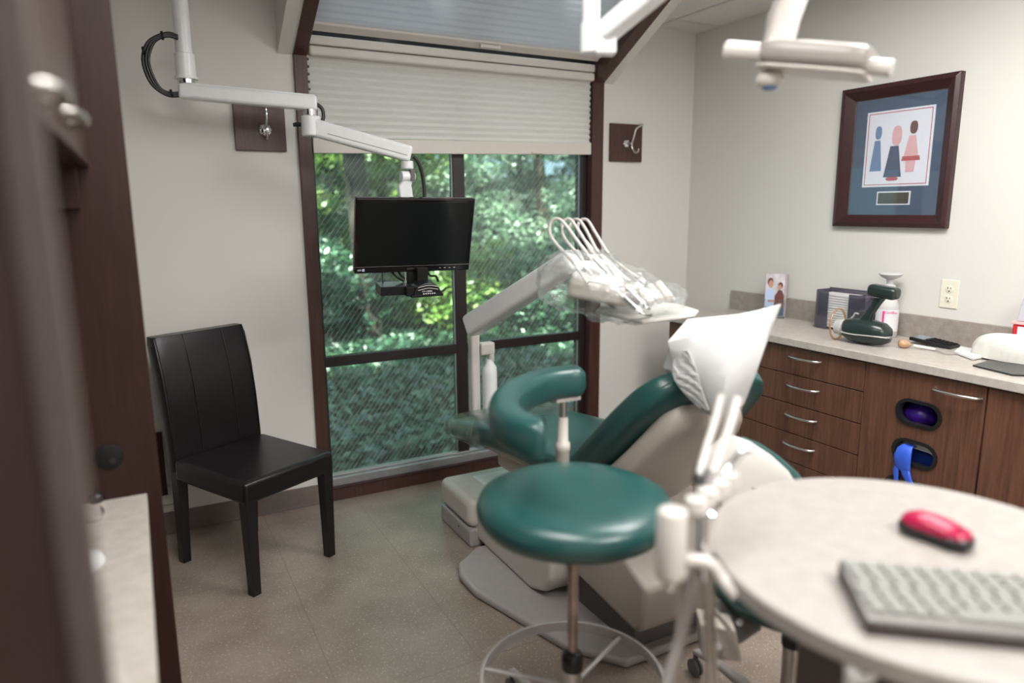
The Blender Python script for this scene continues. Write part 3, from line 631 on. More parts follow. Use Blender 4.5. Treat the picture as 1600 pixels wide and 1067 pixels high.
obj('shield_ring', MB().tube([xp(.105, cos(t)*.064, .018+sin(t)*.070) for t in [2*pi*i/16 for i in range(16)]], .0045, 8, 4, True), 'amber', xr, 60)
hg = obj('grip', MB().sweep([xp(-.015, 0, .035), xp(-.030, 0, .075), xp(-.060, 0, .125), xp(-.075, 0, .155)], [xs]*4, [xa]*4, [.020, .016, .016, .020], [.034, .021, .019, .024], e=.7, n=20), 'xray_green', xr, 70)
obj('grip_base', MB().box((-.052, -.024, 0), (.055, .024, .014), frame_T(xp(0, 0, .040), xa, -xs)), 'xray_green', xr, 0, bevel=.005)
obj('trigger', MB().tube([xp(.045, 0, .05), xp(.035, 0, .062), xp(.028, 0, .076), xp(.012, 0, .074)], .004, 8), 'silver', xr, 60)
bt = obj('battery', MB().box((-.062, -.034, -.026), (.062, .034, .026), frame_T(xp(-.088, 0, .182), xa+Vector((0, 0, .10)), -xs)), 'xray_green', xr, 60, bevel=.018, seg=5)
obj('status_strip', MB().box((-.048, .0335, .008), (.042, .0350, .014), frame_T(xp(-.088, 0, .182), xa+Vector((0, 0, .10)), -xs)), 'silver', bt, 0)
obj('status_strip', MB().box((-.065, .038, .018), (.05, .040, .021), frame_T(xp(0, 0, .018), xa, -xs)), 'silver', xr, 0)

# remote control / calculator, probe, sensor cable
rc = thing('desk_calculator', (3.029,1.787,0.900), 'small black calculator with grey display lying against the backsplash', 'calculator')
RT = frame_T((3.037,1.786,0.905), (.10, -1, 0), (1, .10, .0)) @ Matrix.Rotation(radians(6), 4, 'Y')
obj('calculator_body', MB().box((-.095, -.045, 0), (.080, .045, .016), RT), 'black', rc, 0, bevel=.005)
obj('display', MB().box((-.085, -.038, .015), (-.035, .038, .018), RT), 'lcd', rc, 0)
for i in range(6):
    for j in range(4): obj('key', MB().box((-.026+i*.017, -.038+j*.020, .015), (-.013+i*.017, -.024+j*.020, .020), RT), 'black_matte', rc, 0, bevel=.001)
pb = thing('dental_probe', (2.968,1.890,0.900), 'white wand with tan bulb tip and cord on the worktop', 'probe')
p1, p2, p3 = Vector((2.866,1.824,0.918)), Vector((2.894,1.794,0.912)), Vector((2.912,1.711,0.908))
obj('bulb', MB().lathe(p1+(p1-p2).normalized()*.02, [(.003, 0), (.014, .004), (.019, .016), (.018, .030), (.010, .044), (.006, .05)], p2-p1, 20), 'amber_solid', pb, 70)
obj('wand', MB().tube([p2, lerp(p2, p3, .5), p3], .0055, 8), 'white', pb, 60)
obj('cord', MB().tube([p3, (2.879,1.656,0.905), (2.905,1.637,0.903), (2.955,1.623,0.903)], .0022, 6), 'grey', pb, 60)
wt = tag(obj('white_plastic_tray', MB().prism([(2.929,1.644,0.902), (2.856,1.529,0.902), (3.030,1.527,0.902), (3.043,1.686,0.902)], (0, 0, .012)), 'white', None, 0, bevel=.003), 'flat white plastic piece between the cord and the cloth cushion', 'tray')
# elastic cloth cover
cc = thing('covered_cushion', (2.86, 1.42, .9), 'off-white fabric covered block with elastic pleats on a black tray', 'cushion')
obj('tray', MB().prism([(2.751,1.471,0.902), (2.714,1.314,0.902), (2.833,1.214,0.902), (2.978,1.500,0.902)], (0, 0, .005)), 'black', cc, 0)
vs = []; N1, N2 = 28, 48
cm = Vector((2.972,1.444,0.908))
ux = Vector((-.05, 1, 0)).normalized(); uy = Vector((1, .05, 0)).normalized()
for i in range(N1+1):
    th = pi/2*i/N1
    for j in range(N2):
        ph = 2*pi*j/N2; r_ = cos(th)**.62; z_ = .098*sin(th)**.75
        a_, b_ = cos(ph), sin(ph)
        pl = 1+.07*sin(ph*11+2*sin(th*3))*(max(0, -a_*.8+.35)+.6*max(0, a_))*cos(th)
        vs.append(cm+ux*a_*r_*.150*pl+uy*b_*r_*.068*pl+Vector((0, 0, z_+.0*pl)))
fs = [(i*N2+j, i*N2+(j+1) % N2, (i+1)*N2+(j+1) % N2, (i+1)*N2+j) for i in range(N1) for j in range(N2)]+[tuple(range(N2-1, -1, -1))]
obj('fabric_cover', MB().add(vs, fs), 'cloth', cc, 80)
# sharps container
sc_ = thing('sharps_container', (3.06, 1.52, .9), 'red sharps container with milky lid at the frame edge', 'container')
obj('container_body', MB().box((3.02, 1.38, .9), (3.118, 1.485, 1.04)), 'red_plastic', sc_, 0, bevel=.006)
obj('label', MB().box((3.018, 1.387, .92), (3.0195, 1.465, 1.032)), 'print_white', sc_, 0)
obj('lid', MB().box((3.015, 1.378, 1.04), (3.12, 1.491, 1.050)), 'pink', sc_, 0, bevel=.003)
obj('drop_funnel', MB().prism([(3.03, 1.385, 1.05), (3.03, 1.480, 1.05), (3.04, 1.470, 1.15), (3.04, 1.395, 1.15)], (.06, 0, 0)), 'milky', sc_, 0, bevel=.006)

# ================================================================ MONITOR, ITS CEILING ARM AND THE BOXES BELOW
MT = Matrix.Translation((1.058, 2.861, 1.385)) @ Matrix.Rotation(-.073, 4, 'Z') @ Matrix.Rotation(.28, 4, 'X') @ Matrix.Rotation(.008, 4, 'Y')
mo = thing('monitor', (1.058, 2.861, 1.22), 'black wide flat screen monitor hanging in front of the window', 'monitor')
obj('bezel', MB().box((-.2575, 0, -.1625), (.2575, .030, .1625), MT), 'bezel', mo, 0, bevel=.006)
obj('screen', MB().box((-.238, -.0012, -.128), (.238, .002, .146), MT), 'screen', mo, 0)
obj('rear_housing', MB().box((-.17, .028, -.10), (.17, .060, .10), MT), 'black', mo, 0, bevel=.015)
obj('trim_line', MB().box((-.2575, -.0016, -.1335), (.2575, .000, -.132), MT), 'nickel', mo, 0)
FT = MT @ frame_T((0, -.0012, 0), (1, 0, 0), (0, 0, 1))
text('logo_text', 'SAMSUNG', .0115, FT @ Matrix.Translation((0, -.146, 0)), 'nickel', mo, align='CENTER', sx=1.15)
lg = obj('energy_sticker', MB().box((-.225, -.0016, -.152), (-.215, .0, -.141), MT), 'sky_ink', mo, 0)
obj('rating_sticker', MB().box((-.245, -.0014, -.150), (-.229, .0, -.143), MT), 'grey', mo, 0)
for k in range(4): obj('button', MB().box((.115+k*.022, -.0016, -.148), (.123+k*.022, .0, -.145), MT), 'grey', mo, 0)
ma = thing('jointed_monitor_mount', (.235, 3.09, ZC), 'white jointed ceiling arm reaching from its pole to the monitor', 'monitor arm')
px_, py_ = .243, 3.215
obj('ceiling_pole', MB().cyl((px_, py_, 2.10), (px_, py_, ZC), .031, n=32), 'white', ma, 60)
obj('pole_collar', MB().lathe((px_, py_, 2.012), [(.044, 0), (.044, .010), (.038, .012), (.038, .095), (.031, .098)], n=32), 'white', ma, 40)
obj('swivel_ring', MB().lathe((px_, py_, 1.996), [(.034, 0), (.034, .018)], n=32), 'chrome', ma, 40)
obj('ceiling_flange', MB().lathe((px_, py_, ZC-.03), [(.07, 0), (.075, .005), (.075, .03)], n=32), 'white', ma, 40)
E1 = Vector((.700, 3.105, 1.935)); A1 = Vector((px_, py_, 1.965)); d1 = (E1-A1).normalized(); s1 = Vector((-d1.y, d1.x, 0)).normalized(); u1 = d1.cross(s1)*-1
if u1.z < 0: u1 = -u1
def arm_box(a, b, w, h0, h1, ex0=0, ex1=0, side=None):
    d = (b-a).normalized(); s = Vector((-d.y, d.x, 0)).normalized(); u = Vector(s).cross(d); u = u if u.z > 0 else -u
    a, b = a-d*ex0, b+d*ex1
    vs = [a+s*w-u*h0, a-s*w-u*h0, a-s*w+u*h0, a+s*w+u*h0, b+s*w-u*h1, b-s*w-u*h1, b-s*w+u*h1, b+s*w+u*h1]
    return MB().add(vs, [(0, 1, 2, 3), (7, 6, 5, 4), (0, 4, 5, 1), (1, 5, 6, 2), (2, 6, 7, 3), (3, 7, 4, 0)])
obj('upper_arm', arm_box(A1, E1, .034, .029, .029, .03, .03), 'white', ma, 40, bevel=.012)
ua = obj('arm_cover', arm_box(A1+u1*.030, E1+u1*.030, .026, .003, .003, .015, .02), 'white', ma, 40, bevel=.002)
obj('elbow_ring', MB().cyl(E1+Vector((0, 0, -.050)), E1+Vector((0, 0, -.026)), .031, n=28), 'chrome', ma, 40)
F0 = E1+Vector((0, 0, -.095)); F1 = Vector((1.075, 2.985, 1.735)); 
obj('elbow_housing', MB().cyl(F0+Vector((0, 0, -.038)), F0+Vector((0, 0, .044)), .040, n=28), 'white', ma, 40, bevel=.006)
obj('lower_arm', arm_box(F0, F1, .034, .036, .034, .02, .02), 'white', ma, 40, bevel=.012)
dF = (F1-F0).normalized()
obj('arm_groove', arm_box(F0+dF*.07+Vector((0, 0, -.012)), F1+Vector((0, 0, -.010)), .0346, .0012, .0012), 'grey_dark', ma, 0)
obj('lock_knob', MB().tube([F0-dF*.035, F0-dF*.055+Vector((0, 0, -.005)), F0-dF*.075+Vector((0, 0, -.012))], .011, 10, r2=.008), 'black', ma, 60)
obj('wrist_ring', MB().cyl(F1+Vector((0, 0, -.066)), F1+Vector((0, 0, -.032)), .027, n=24), 'white', ma, 40, bevel=.004)
W1 = F1+Vector((0, 0, -.07)); W3 = MT @ Vector((0, .062, .02))
W2 = Vector((F1.x-.012, F1.y+.008, 1.60))
obj('wrist_joint', MB().cyl(W1+Vector((-.030, 0, -.028)), W1+Vector((.030, 0, -.028)), .024, n=24), 'white', ma, 40, bevel=.003)
obj('joint_window', MB().box((W1.x+.006, W1.y-.027, W1.z-.045), (W1.x+.026, W1.y+.0, W1.z+.002)), 'grey_dark', ma, 0, bevel=.002)
obj('monitor_bracket', MB().sweep([W1+Vector((0, 0, -.015)), W1+Vector((-.006, 0, -.05)), W2, W3+Vector((0, .02, .0)), W3], [(1, 0, 0)]*5, [(0, 1, .2)]*5, [.022, .024, .030, .034, .04], [.012, .014, .014, .016, .03], e=.5, n=20), 'white', ma, 50)
cb = thing('cable_loop', (px_, py_, 2.1), 'black cables looping from the pole into the upper monitor arm', 'cable')
for dx, dr in ((0, 0), (.006, .010), (-.004, -.009)):
    obj('cable', MB().tube([(px_-.02, py_-.028, 2.162+dx), (px_-.06, py_-.035, 2.166+dx), (px_-.115-dr, py_-.032, 2.135), (px_-.140-dr, py_-.028, 2.065), (px_-.118-dr, py_-.02, 1.985), (px_-.075, py_-.012, 1.952-dx), (px_-.02, py_-.005, 1.955-dx)], .0062, 8, 6), 'black', cb, 70)
for p in ((px_-.075, py_-.035, 2.162), (px_-.145, py_-.03, 2.10), (px_-.06, py_-.01, 1.953)): obj('cable_tie', MB().cyl(Vector(p)-Vector((.004, 0, 0)), Vector(p)+Vector((.004, 0, .001)), .016, n=12), 'black_matte', cb, 40)
c2 = thing('monitor_cable', (1.12, 2.98, 1.7), 'black cable dropping from the arm wrist behind the monitor', 'cable')
obj('cable', MB().tube([F1+Vector((.03, 0, -.01)), F1+Vector((.058, 0, -.05)), F1+Vector((.075, .0, -.13)), F1+Vector((.072, -.01, -.24)), MT @ Vector((.07, .08, .0))], .0085, 8), 'black', c2, 70)
obj('cable', MB().tube([E1+Vector((.025, .0, .0)), E1+Vector((.05, .0, -.02)), E1+Vector((.052, .0, -.06)), E1+Vector((.03, 0, -.085))], .008, 8), 'black', c2, 70)
# boxes under the monitor
sx_ = thing('black_box_unit', (.96, 2.85, 1.15), 'plain black rectangular unit hanging beneath the monitor by thin rods', 'electronic unit')
UT = frame_T((.962, 2.905, 1.163), (1, -.02, -.012), (0, 1, .18))
obj('unit_case', MB().box((-.064, -.04, -.020), (.064, .04, .020), UT), 'black', sx_, 0, bevel=.003)
obj('rod', MB().cyl((.925, 2.92, 1.17), (.925, 2.93, 1.30), .003, n=8), 'black', sx_, 60)
obj('rod', MB().cyl((1.028, 2.92, 1.17), (1.028, 2.93, 1.30), .003, n=8), 'nickel', sx_, 60)
sp2 = thing('camera_dock', (1.10, 2.85, 1.13), 'black domed dock with white lettering beside the plain black unit', 'dock')
DT = frame_T((1.094, 2.875, 1.158), (1, -.02, .01), (0, 1, .1))
vsD = []
for i in range(13):
    a = pi*i/12; vsD.append((-cos(a)*.062, 0, -.018+sin(a)*.052))
dm = MB(); dm.prism([DT @ Vector((x, -.05, z)) for x, y, z in vsD], (DT.to_3x3() @ Vector((0, .10, .01))))
dk = obj('dock_body', dm, 'black', sp2, 50, bevel=.004)
obj('dock_base', MB().box((-.075, -.055, -.026), (.070, .055, -.014), DT), 'black_matte', sp2, 0, bevel=.004)
obj('dock_bracket', MB().box((-.092, -.04, -.022), (-.055, .03, .018), DT).box((-.03, .0, .02), (.02, .03, .09), DT), 'black_matte', sp2, 0, bevel=.003)
for zz in (.012, .024):
    obj('vent_rib', MB().tube([DT @ Vector((-.045, -.052, zz-.008)), DT @ Vector((0, -.055, zz)), DT @ Vector((.045, -.052, zz-.008))], .0022, 6), 'grey', sp2, 60)
obj('hook_tail', MB().tube([DT @ Vector((.05, -.03, -.015)), DT @ Vector((.075, -.03, -.010)), DT @ Vector((.092, -.03, .006))], .007, 8, r2=.002), 'black', sp2, 60)
text('dock_text', 'CV-1200G', .0105, DT @ frame_T((-.027, -.0516, -.002), (1, 0, 0), (0, 0, 1)), 'white', sp2)
for k in range(6): obj('indicator', MB().box((-.022+k*.010, -.0525, -.014), (-.017+k*.010, -.050, -.010), DT), 'white', sp2, 0)
wr = thing('cable_bundle', (1.08, 2.92, 1.22), 'tangled black cables between the monitor and the units below', 'cable')
for pts in ([(1.0, 2.95, 1.24), (1.02, 2.93, 1.205), (1.06, 2.92, 1.20), (1.09, 2.93, 1.25)], [(.96, 2.95, 1.25), (.99, 2.93, 1.21), (1.02, 2.92, 1.19)], [(1.12, 2.93, 1.25), (1.14, 2.92, 1.21), (1.165, 2.91, 1.205), (1.175, 2.91, 1.18)], [(1.06, 2.93, 1.25), (1.08, 2.92, 1.19), (1.10, 2.91, 1.24), (1.12, 2.92, 1.18)]):
    obj('cable', MB().tube(pts, .005, 7), 'black_matte', wr, 60)
obj('bracket', MB().box((1.04, 2.91, 1.17), (1.10, 2.94, 1.27)), 'black_matte', wr, 0)

# ================================================================ DENTAL CHAIR
dc = thing('dental_chair', (1.5, 2.3, 0), 'reclined green vinyl dental chair with cream base facing the window', 'dental chair')
obj('floor_plate', MB().prism([(1.045, 2.44, 0), (1.045, 2.30, 0), (1.175, 1.83, 0), (1.30, 1.66, 0), (1.93, 1.66, 0), (2.02, 2.0, 0), (1.95, 2.60, 0), (1.20, 2.62, 0), (1.08, 2.53, 0)], (0, 0, .034)), 'grey', dc, 0, bevel=.014, seg=4)
obj('base_body', MB().prism([(1.24, 2.72, .03), (1.24, 2.20, .03), (1.24, 2.10, .07), (1.24, 2.045, .14), (1.24, 2.04, .24), (1.24, 2.08, .33), (1.24, 2.20, .36), (1.24, 2.72, .20)], (.50, 0, 0)), 'cream', dc, 50, bevel=.02, seg=4)
obj('lift_housing', MB().prism([(1.30, 2.06, .20), (1.30, 1.62, .155), (1.30, 1.59, .18), (1.30, 1.57, .33), (1.30, 1.75, .42), (1.30, 2.06, .44)], (.46, 0, 0)), 'shell', dc, 50, bevel=.028, seg=4)
obj('lift_foot', MB().box((1.36, 1.70, .03), (1.70, 2.06, .20)), 'grey_dark', dc, 0, bevel=.01)
obj('under_frame', MB().box((1.30, 1.80, .40), (1.70, 2.60, .52)), 'shell', dc, 0, bevel=.02)
# seat cushion
ys = [2.995, 2.96, 2.80, 2.60, 2.40, 2.20, 2.02, 1.96]
zs = [.465, .475, .505, .530, .555, .570, .575, .575]
seat = obj('seat_cushion', MB().sweep([(1.478 if y > 2.7 else 1.5, y, z) for y, z in zip(ys, zs)], [(1, 0, 0)]*8, [(0, 0, 1)]*8, [.215, .235, .243, .245, .248, .25, .25, .24], [.03, .048, .055, .055, .052, .05, .05, .035], e=.35, n=36), 'green', dc, 60, bevel=.01)
for y in (2.62, 2.42): obj('seat_seam', MB().tube([(1.27, y, .566+(2.62-y)*.09), (1.5, y, .584+(2.62-y)*.09), (1.73, y, .566+(2.62-y)*.09)], .002, 6), 'green_seam', seat, 60)
obj('seat_shell', MB().sweep([(1.5, y, z-.055) for y, z in zip(ys[1:], zs[1:])], [(1, 0, 0)]*7, [(0, 0, 1)]*7, [.19, .20, .21, .215, .22, .22, .20], [.02, .025, .03, .03, .03, .03, .03], e=.45, n=24), 'shell', dc, 60)
obj('toe_cover', MB().sweep([(1.475, y, z+.001) for y, z in ((3.015, .462), (3.0, .472), (2.93, .490), (2.80, .512), (2.66, .53))], [(1, 0, 0)]*5, [(0, 0, 1)]*5, [.215, .245, .255, .260, .262], [.035, .055, .066, .070, .075], e=.4, n=36), 'wrap', dc, 70)
# backrest
def resamp(vals, sub=4):
    return [v for v in catmull([Vector((v, 0, 0)) for v in vals], sub)]
bc = [(1.985, .560), (1.94, .600), (1.85, .675), (1.75, .765), (1.66, .855), (1.58, .935), (1.535, .985), (1.515, 1.008), (1.508, 1.016)]
bw = [.19, .235, .250, .250, .243, .225, .190, .140, .07]; bt_ = [.03, .050, .058, .060, .058, .054, .044, .028, .008]; bx0 = [1.5, 1.5, 1.5, 1.498, 1.495, 1.49, 1.485, 1.48, 1.48]
BC = catmull([Vector((x, y, z)) for x, (y, z) in zip(bx0, bc)], 4); BW = [v.x for v in resamp(bw)]; BTt = [v.x for v in resamp(bt_)]; NB = len(BC)
nr = []
for i in range(NB):
    t_ = (BC[min(i+1, NB-1)]-BC[max(i-1, 0)]); v = Vector((0, t_.z, -t_.y)).normalized(); nr.append(v if v.z > 0 else -v)
YX = Vector((cos(.11), -sin(.11), 0))
obj('backrest', MB().sweep(BC, [YX]*NB, nr, BW, BTt, e=.5, n=44), 'green', dc, 80)
sh2 = [(1.92, .46), (1.86, .52), (1.76, .615), (1.665, .71), (1.59, .80), (1.535, .88), (1.52, .92)]
SB = catmull([Vector((1.495, y, z)) for y, z in sh2], 4); NS = len(SB)
obj('backrest_seam', MB().tube([BC[i]-YX*BW[i]*.985-nr[i]*BTt[i]*.25 for i in range(3, NB-3, 2)], .003, 6), 'green_seam', dc, 60)
SB = [p+Vector((-.025, 0, 0)) for p in SB]
obj('backrest_shell', MB().sweep(SB, [YX]*NS, [Vector((0, .66, .75))]*NS, [v.x for v in resamp([.14, .17, .18, .175, .16, .135, .09])], [v.x for v in resamp([.04, .055, .058, .055, .05, .045, .025])], e=.55, n=36), 'shell', dc, 80)
obj('headrest', MB().sweep([(1.46, 1.53, 1.0), (1.45, 1.50, 1.04), (1.45, 1.46, 1.09), (1.45, 1.44, 1.11)], [(1, 0, 0)]*4, [(0, .75, .66)]*4, [.04, .07, .08, .04], [.015, .02, .022, .015], e=.6, n=24), 'green', dc, 70)
# junction box at the toe end
jb = thing('utility_box', (1.4, 2.85, 0), 'cream and grey floor utility box under the foot of the dental chair', 'utility box')
obj('box_base', MB().box((1.202, 2.676, 0), (1.66, 3.02, .085)), 'grey', jb, 0, bevel=.012)
obj('box_cover', MB().box((1.200, 2.674, .088), (1.662, 3.022, .222)), 'cream', jb, 50, bevel=.035, seg=6)
obj('top_hatch', MB().box((1.34, 2.78, .220), (1.60, 2.94, .226)), 'white', jb, 0, bevel=.003)
obj('vent_hole', MB().cyl((1.2005, 2.80, .055), (1.2025, 2.80, .055), .004, n=10), 'black', jb, 40)
# paper headrest cover
pc = thing('headrest_cover', (1.45, 1.42, 1.0), 'large white paper cover pulled over the headrest like a pointed hood', 'headrest cover')
A, Bq, Cq, Eq = Vector((1.305,1.520,1.125)), Vector((1.477,1.632,1.162)), Vector((1.667,1.580,1.172)), Vector((1.496,1.295,1.247))
Fq, Gq, Hq = Vector((1.436,1.347,0.966)), Vector((1.363,1.378,0.932)), Vector((1.335,1.519,1.036))
back = Vector((.05, .17, -.02))
top_f = [lerp(A, Eq, t)+Vector((0, 0, -.006*sin(pi*t))) for t in [i/8 for i in range(9)]]
bot_f = [lerp(Hq, Gq, t*2) if t < .5 else lerp(Gq, Fq, t*2-1) for t in [i/8 for i in range(9)]]
mid = []
def bulge(p, t, s): return p+Vector((-.030, -.055, 0))*sin(pi*t)**.7*s
rows = []
for k in range(7):
    s = k/6; row = []
    for i in range(9):
        p = lerp(top_f[i], bot_f[i], s)
        if i >= 7: # right edge draws in quickly below the tip
            q = lerp(Eq, Fq, s); p = lerp(p, q, .5 if i == 7 else 1)
        row.append(bulge(p, i/8, sin(pi*min(1, s*.9+.02))))
    rows.append(row)
backr = []
tb_ = [lerp(Bq, Cq, t) for t in [i/8 for i in range(9)]]
for k in range(7):
    s = k/6; backr.append([lerp(tb_[i], bot_f[i]+back*(1-.55*s), s) for i in range(9)])
vs = [p for r_ in rows for p in r_]+[p for r_ in backr for p in r_]; fs = []
for k in range(6):
    for i in range(8):
        fs.append((k*9+i, k*9+i+1, (k+1)*9+i+1, (k+1)*9+i)); o2 = 63
        fs.append((o2+k*9+i, o2+(k+1)*9+i, o2+(k+1)*9+i+1, o2+k*9+i+1))
for i in range(8): fs += [(i, 63+i, 63+i+1, i+1), (54+i, 54+i+1, 117+i+1, 117+i)]
for k in range(6): fs += [(k*9, (k+1)*9, 63+(k+1)*9, 63+k*9), (k*9+8, 63+k*9+8, 63+(k+1)*9+8, (k+1)*9+8)]
obj('paper_hood', MB().add(vs, fs), 'paper', pc, 50, bevel=.002)
cr = MB(); Nn = 16
L0 = [Vector((1.330,1.512,1.098)), Vector((1.311,1.497,1.034)), Vector((1.323,1.470,0.992)), Vector((1.339,1.419,0.954))]
L1 = [Vector((1.315,1.443,1.112)), Vector((1.324,1.415,1.059)), Vector((1.323,1.395,1.017)), Vector((1.328,1.368,0.961))]
L0, L1 = catmull(L0, 6), catmull(L1, 6); vs = []; W_ = 9
for i, (a, b) in enumerate(zip(L0, L1)):
    for j in range(W_):
        t = j/(W_-1); p = lerp(a, b, t)+Vector((-.4, -.8, .2))*(.006*((j*3+i) % 4 < 2)+.004*((i*2+j) % 5 < 2)-.004)*(1 if 0 < j < W_-1 else 0)
        vs.append(p)
nL = len(L0)
co_ = obj('crumpled_side', cr.add(vs, [(i*W_+j, i*W_+j+1, (i+1)*W_+j+1, (i+1)*W_+j) for i in range(nL-1) for j in range(W_-1)]), 'paper', pc, 0)
sd = co_.modifiers.new('s', 'SOLIDIFY'); sd.thickness = .002

# ================================================================ DELIVERY UNIT
du = thing('delivery_unit', (1.39, 3.03, .43), 'cream post and lifting arm carrying the instrument head over the chair', 'delivery unit')
obj('post', MB().box((-.024, -.024, .43), (.024, .024, .915), Matrix.Translation((1.40, 3.03, 0))), 'off_white', du, 40, bevel=.014, seg=4)
obj('mounting_arm', MB().box((1.38, 2.94, .435), (1.60, 3.05, .49)), 'off_white', du, 40, bevel=.014, seg=4)
obj('pivot', MB().cyl((1.395, 3.02, .91), (1.395, 3.02, .965), .016, n=18), 'walnut', du, 40)
P0, P1 = Vector((1.291,2.779,0.999)), Vector((1.419,2.222,1.295))
obj('lift_arm', arm_box(P0, P1, .045, .050, .040, .03, .05), 'white', du, 50, bevel=.02, seg=4)
obj('arm_screw', MB().cyl((1.290,2.712,1.003), (1.298,2.730,1.000), .006, n=10), 'grey', du, 40)
obj('bottle_bracket', MB().box((1.425, 3.0, .80), (1.50, 3.05, .86)), 'off_white', du, 0, bevel=.008)
obj('bracket_neck', MB().cyl((1.485, 3.02, .765), (1.485, 3.02, .81), .018, n=16), 'off_white', du, 40)
obj('water_bottle', MB().lathe((1.478, 3.02, .50), [(.028, 0), (.034, .006), (.036, .03), (.037, .20), (.034, .235), (.020, .258), (.017, .275)], n=28), 'white', du, 60)
# head: body, holder bar, tray
Hc = Vector((1.320,1.872,1.247))
hx_ = Vector((.80, -.58, -.17)).normalized(); hy_ = Vector((.55, .80, .05)); hy_ = (hy_-hx_*hy_.dot(hx_)).normalized(); hz_ = hx_.cross(hy_)
HT = Matrix.Translation(Hc) @ Matrix((hx_, hy_, hz_)).transposed().to_4x4()
obj('head_body', MB().box((-.10, -.11, -.035), (.10, .11, .025), HT), 'shell', du, 50, bevel=.018, seg=4)
obj('control_pad', MB().box((-.05, -.10, .024), (.07, .02, .030), HT), 'off_white', du, 0, bevel=.003)
obj('holder_bar', MB().box((.08, -.13, -.015), (.135, .14, .015), HT), 'shell', du, 50, bevel=.01)
TZ = 1.158
tp = [(1.305,1.691,1.158), (1.307,1.635,1.158), (1.525,1.650,1.158), (1.601,1.716,1.158), (1.644,1.864,1.158), (1.546,2.122,1.158), (1.311,1.886,1.158)]
obj('tray', MB().prism(tp, (0, 0, .013)), 'off_white', du, 50, bevel=.005)
obj('tray_arm', MB().tube([HT @ Vector((.02, 0, -.03)), lerp(HT @ Vector((.02, 0, -.06)), (1.498,1.925,1.150), .5), (1.498,1.907,1.150)], .012, 10), 'off_white', du, 60)
hoses = [[(1.217,1.794,1.272), (1.206,1.859,1.331), (1.186,1.941,1.394), (1.181,1.961,1.424), (1.188,1.964,1.455), (1.203,1.946,1.465), (1.212,1.914,1.445), (1.227,1.833,1.372), (1.229,1.724,1.297), (1.238,1.638,1.241)],
         [(1.254,1.825,1.292), (1.246,1.887,1.348), (1.235,1.950,1.397), (1.233,1.970,1.431), (1.243,1.970,1.458), (1.254,1.954,1.462), (1.255,1.913,1.434), (1.248,1.807,1.357), (1.258,1.706,1.282)],
         [(1.299,1.873,1.306), (1.294,1.922,1.361), (1.280,1.974,1.405), (1.277,1.993,1.434), (1.291,1.991,1.459), (1.296,1.965,1.459), (1.295,1.925,1.431), (1.286,1.820,1.347), (1.321,1.717,1.277)],
         [(1.351,1.918,1.322), (1.337,1.959,1.373), (1.322,1.999,1.412), (1.319,2.007,1.441), (1.332,2.004,1.460), (1.339,1.976,1.456), (1.336,1.923,1.414), (1.341,1.835,1.338), (1.381,1.730,1.273)]]
for L in hoses:
    obj('hose', MB().tube(L, .0052, 9, 6), 'off_white', du, 70)
HP = [((1.240,1.649,1.247), (1.254,1.576,1.204), (1.269,1.544,1.202)), ((1.271,1.672,1.265), (1.284,1.597,1.220), (1.290,1.581,1.214)), ((1.347,1.703,1.277), (1.353,1.648,1.251), (1.356,1.634,1.247))]
for k, (a, b, c_) in enumerate(HP):
    lbl = ['metal handpiece with bent tip, nearest in the clear bag', 'second metal handpiece just behind the bent tip one', 'short metal handpiece farthest back in the clear bag'][k]
    hpx = thing('dental_handpiece', a, lbl, 'handpiece')
    obj('handle', MB().tube([a, lerp(a, b, .5), b], .0075, 10, r2=.006), 'chrome', hpx, 60)
    obj('tip', MB().tube([b, lerp(b, c_, .5)+Vector((0, 0, -.004)), c_], .003, 8), 'chrome', hpx, 60)
    obj('grip_ring', MB().cyl(lerp(a, b, .8), lerp(a, b, .95), .0085, n=14), 'black' if k == 2 else 'white', hpx, 40)
for k, (a, b) in enumerate((((1.307,1.652,1.261), (1.301,1.590,1.227)), ((1.338,1.648,1.267), (1.331,1.587,1.233)), ((1.368,1.645,1.274), (1.362,1.583,1.238)))):
    obj('holder_cup', MB().cyl(a, b, .013, n=16), 'cream', du, 50, bevel=.003)
# clear plastic bag over the head
bg = thing('plastic_bag', Hc, 'crumpled clear plastic bag covering the instrument head', 'plastic cover')
bmh = bmesh.new(); bmesh.ops.create_icosphere(bmh, subdivisions=5, radius=1)
from mathutils import noise as mn
BT = Matrix.Translation((1.291,1.774,1.254)) @ HT.to_3x3().to_4x4()
for v in bmh.verts:
    p = v.co.copy(); q = Vector((math.copysign(abs(p.x)**.8, p.x)*.225, math.copysign(abs(p.y)**.8, p.y)*.165, math.copysign(abs(p.z)**.8, p.z)*.075))
    if q.x < 0: q.z *= 1.25
    q.z *= 1-.35*max(0, p.x)
    n_ = mn.noise(q*9)*.030+abs(mn.noise(q*24+Vector((3, 1, 5))))*.022
    q += p.normalized()*n_
    v.co = BT @ q
me = bpy.data.meshes.new('bag'); bmh.to_mesh(me); bmh.free()
link('bag_film', me, 'plastic', bg, 180)

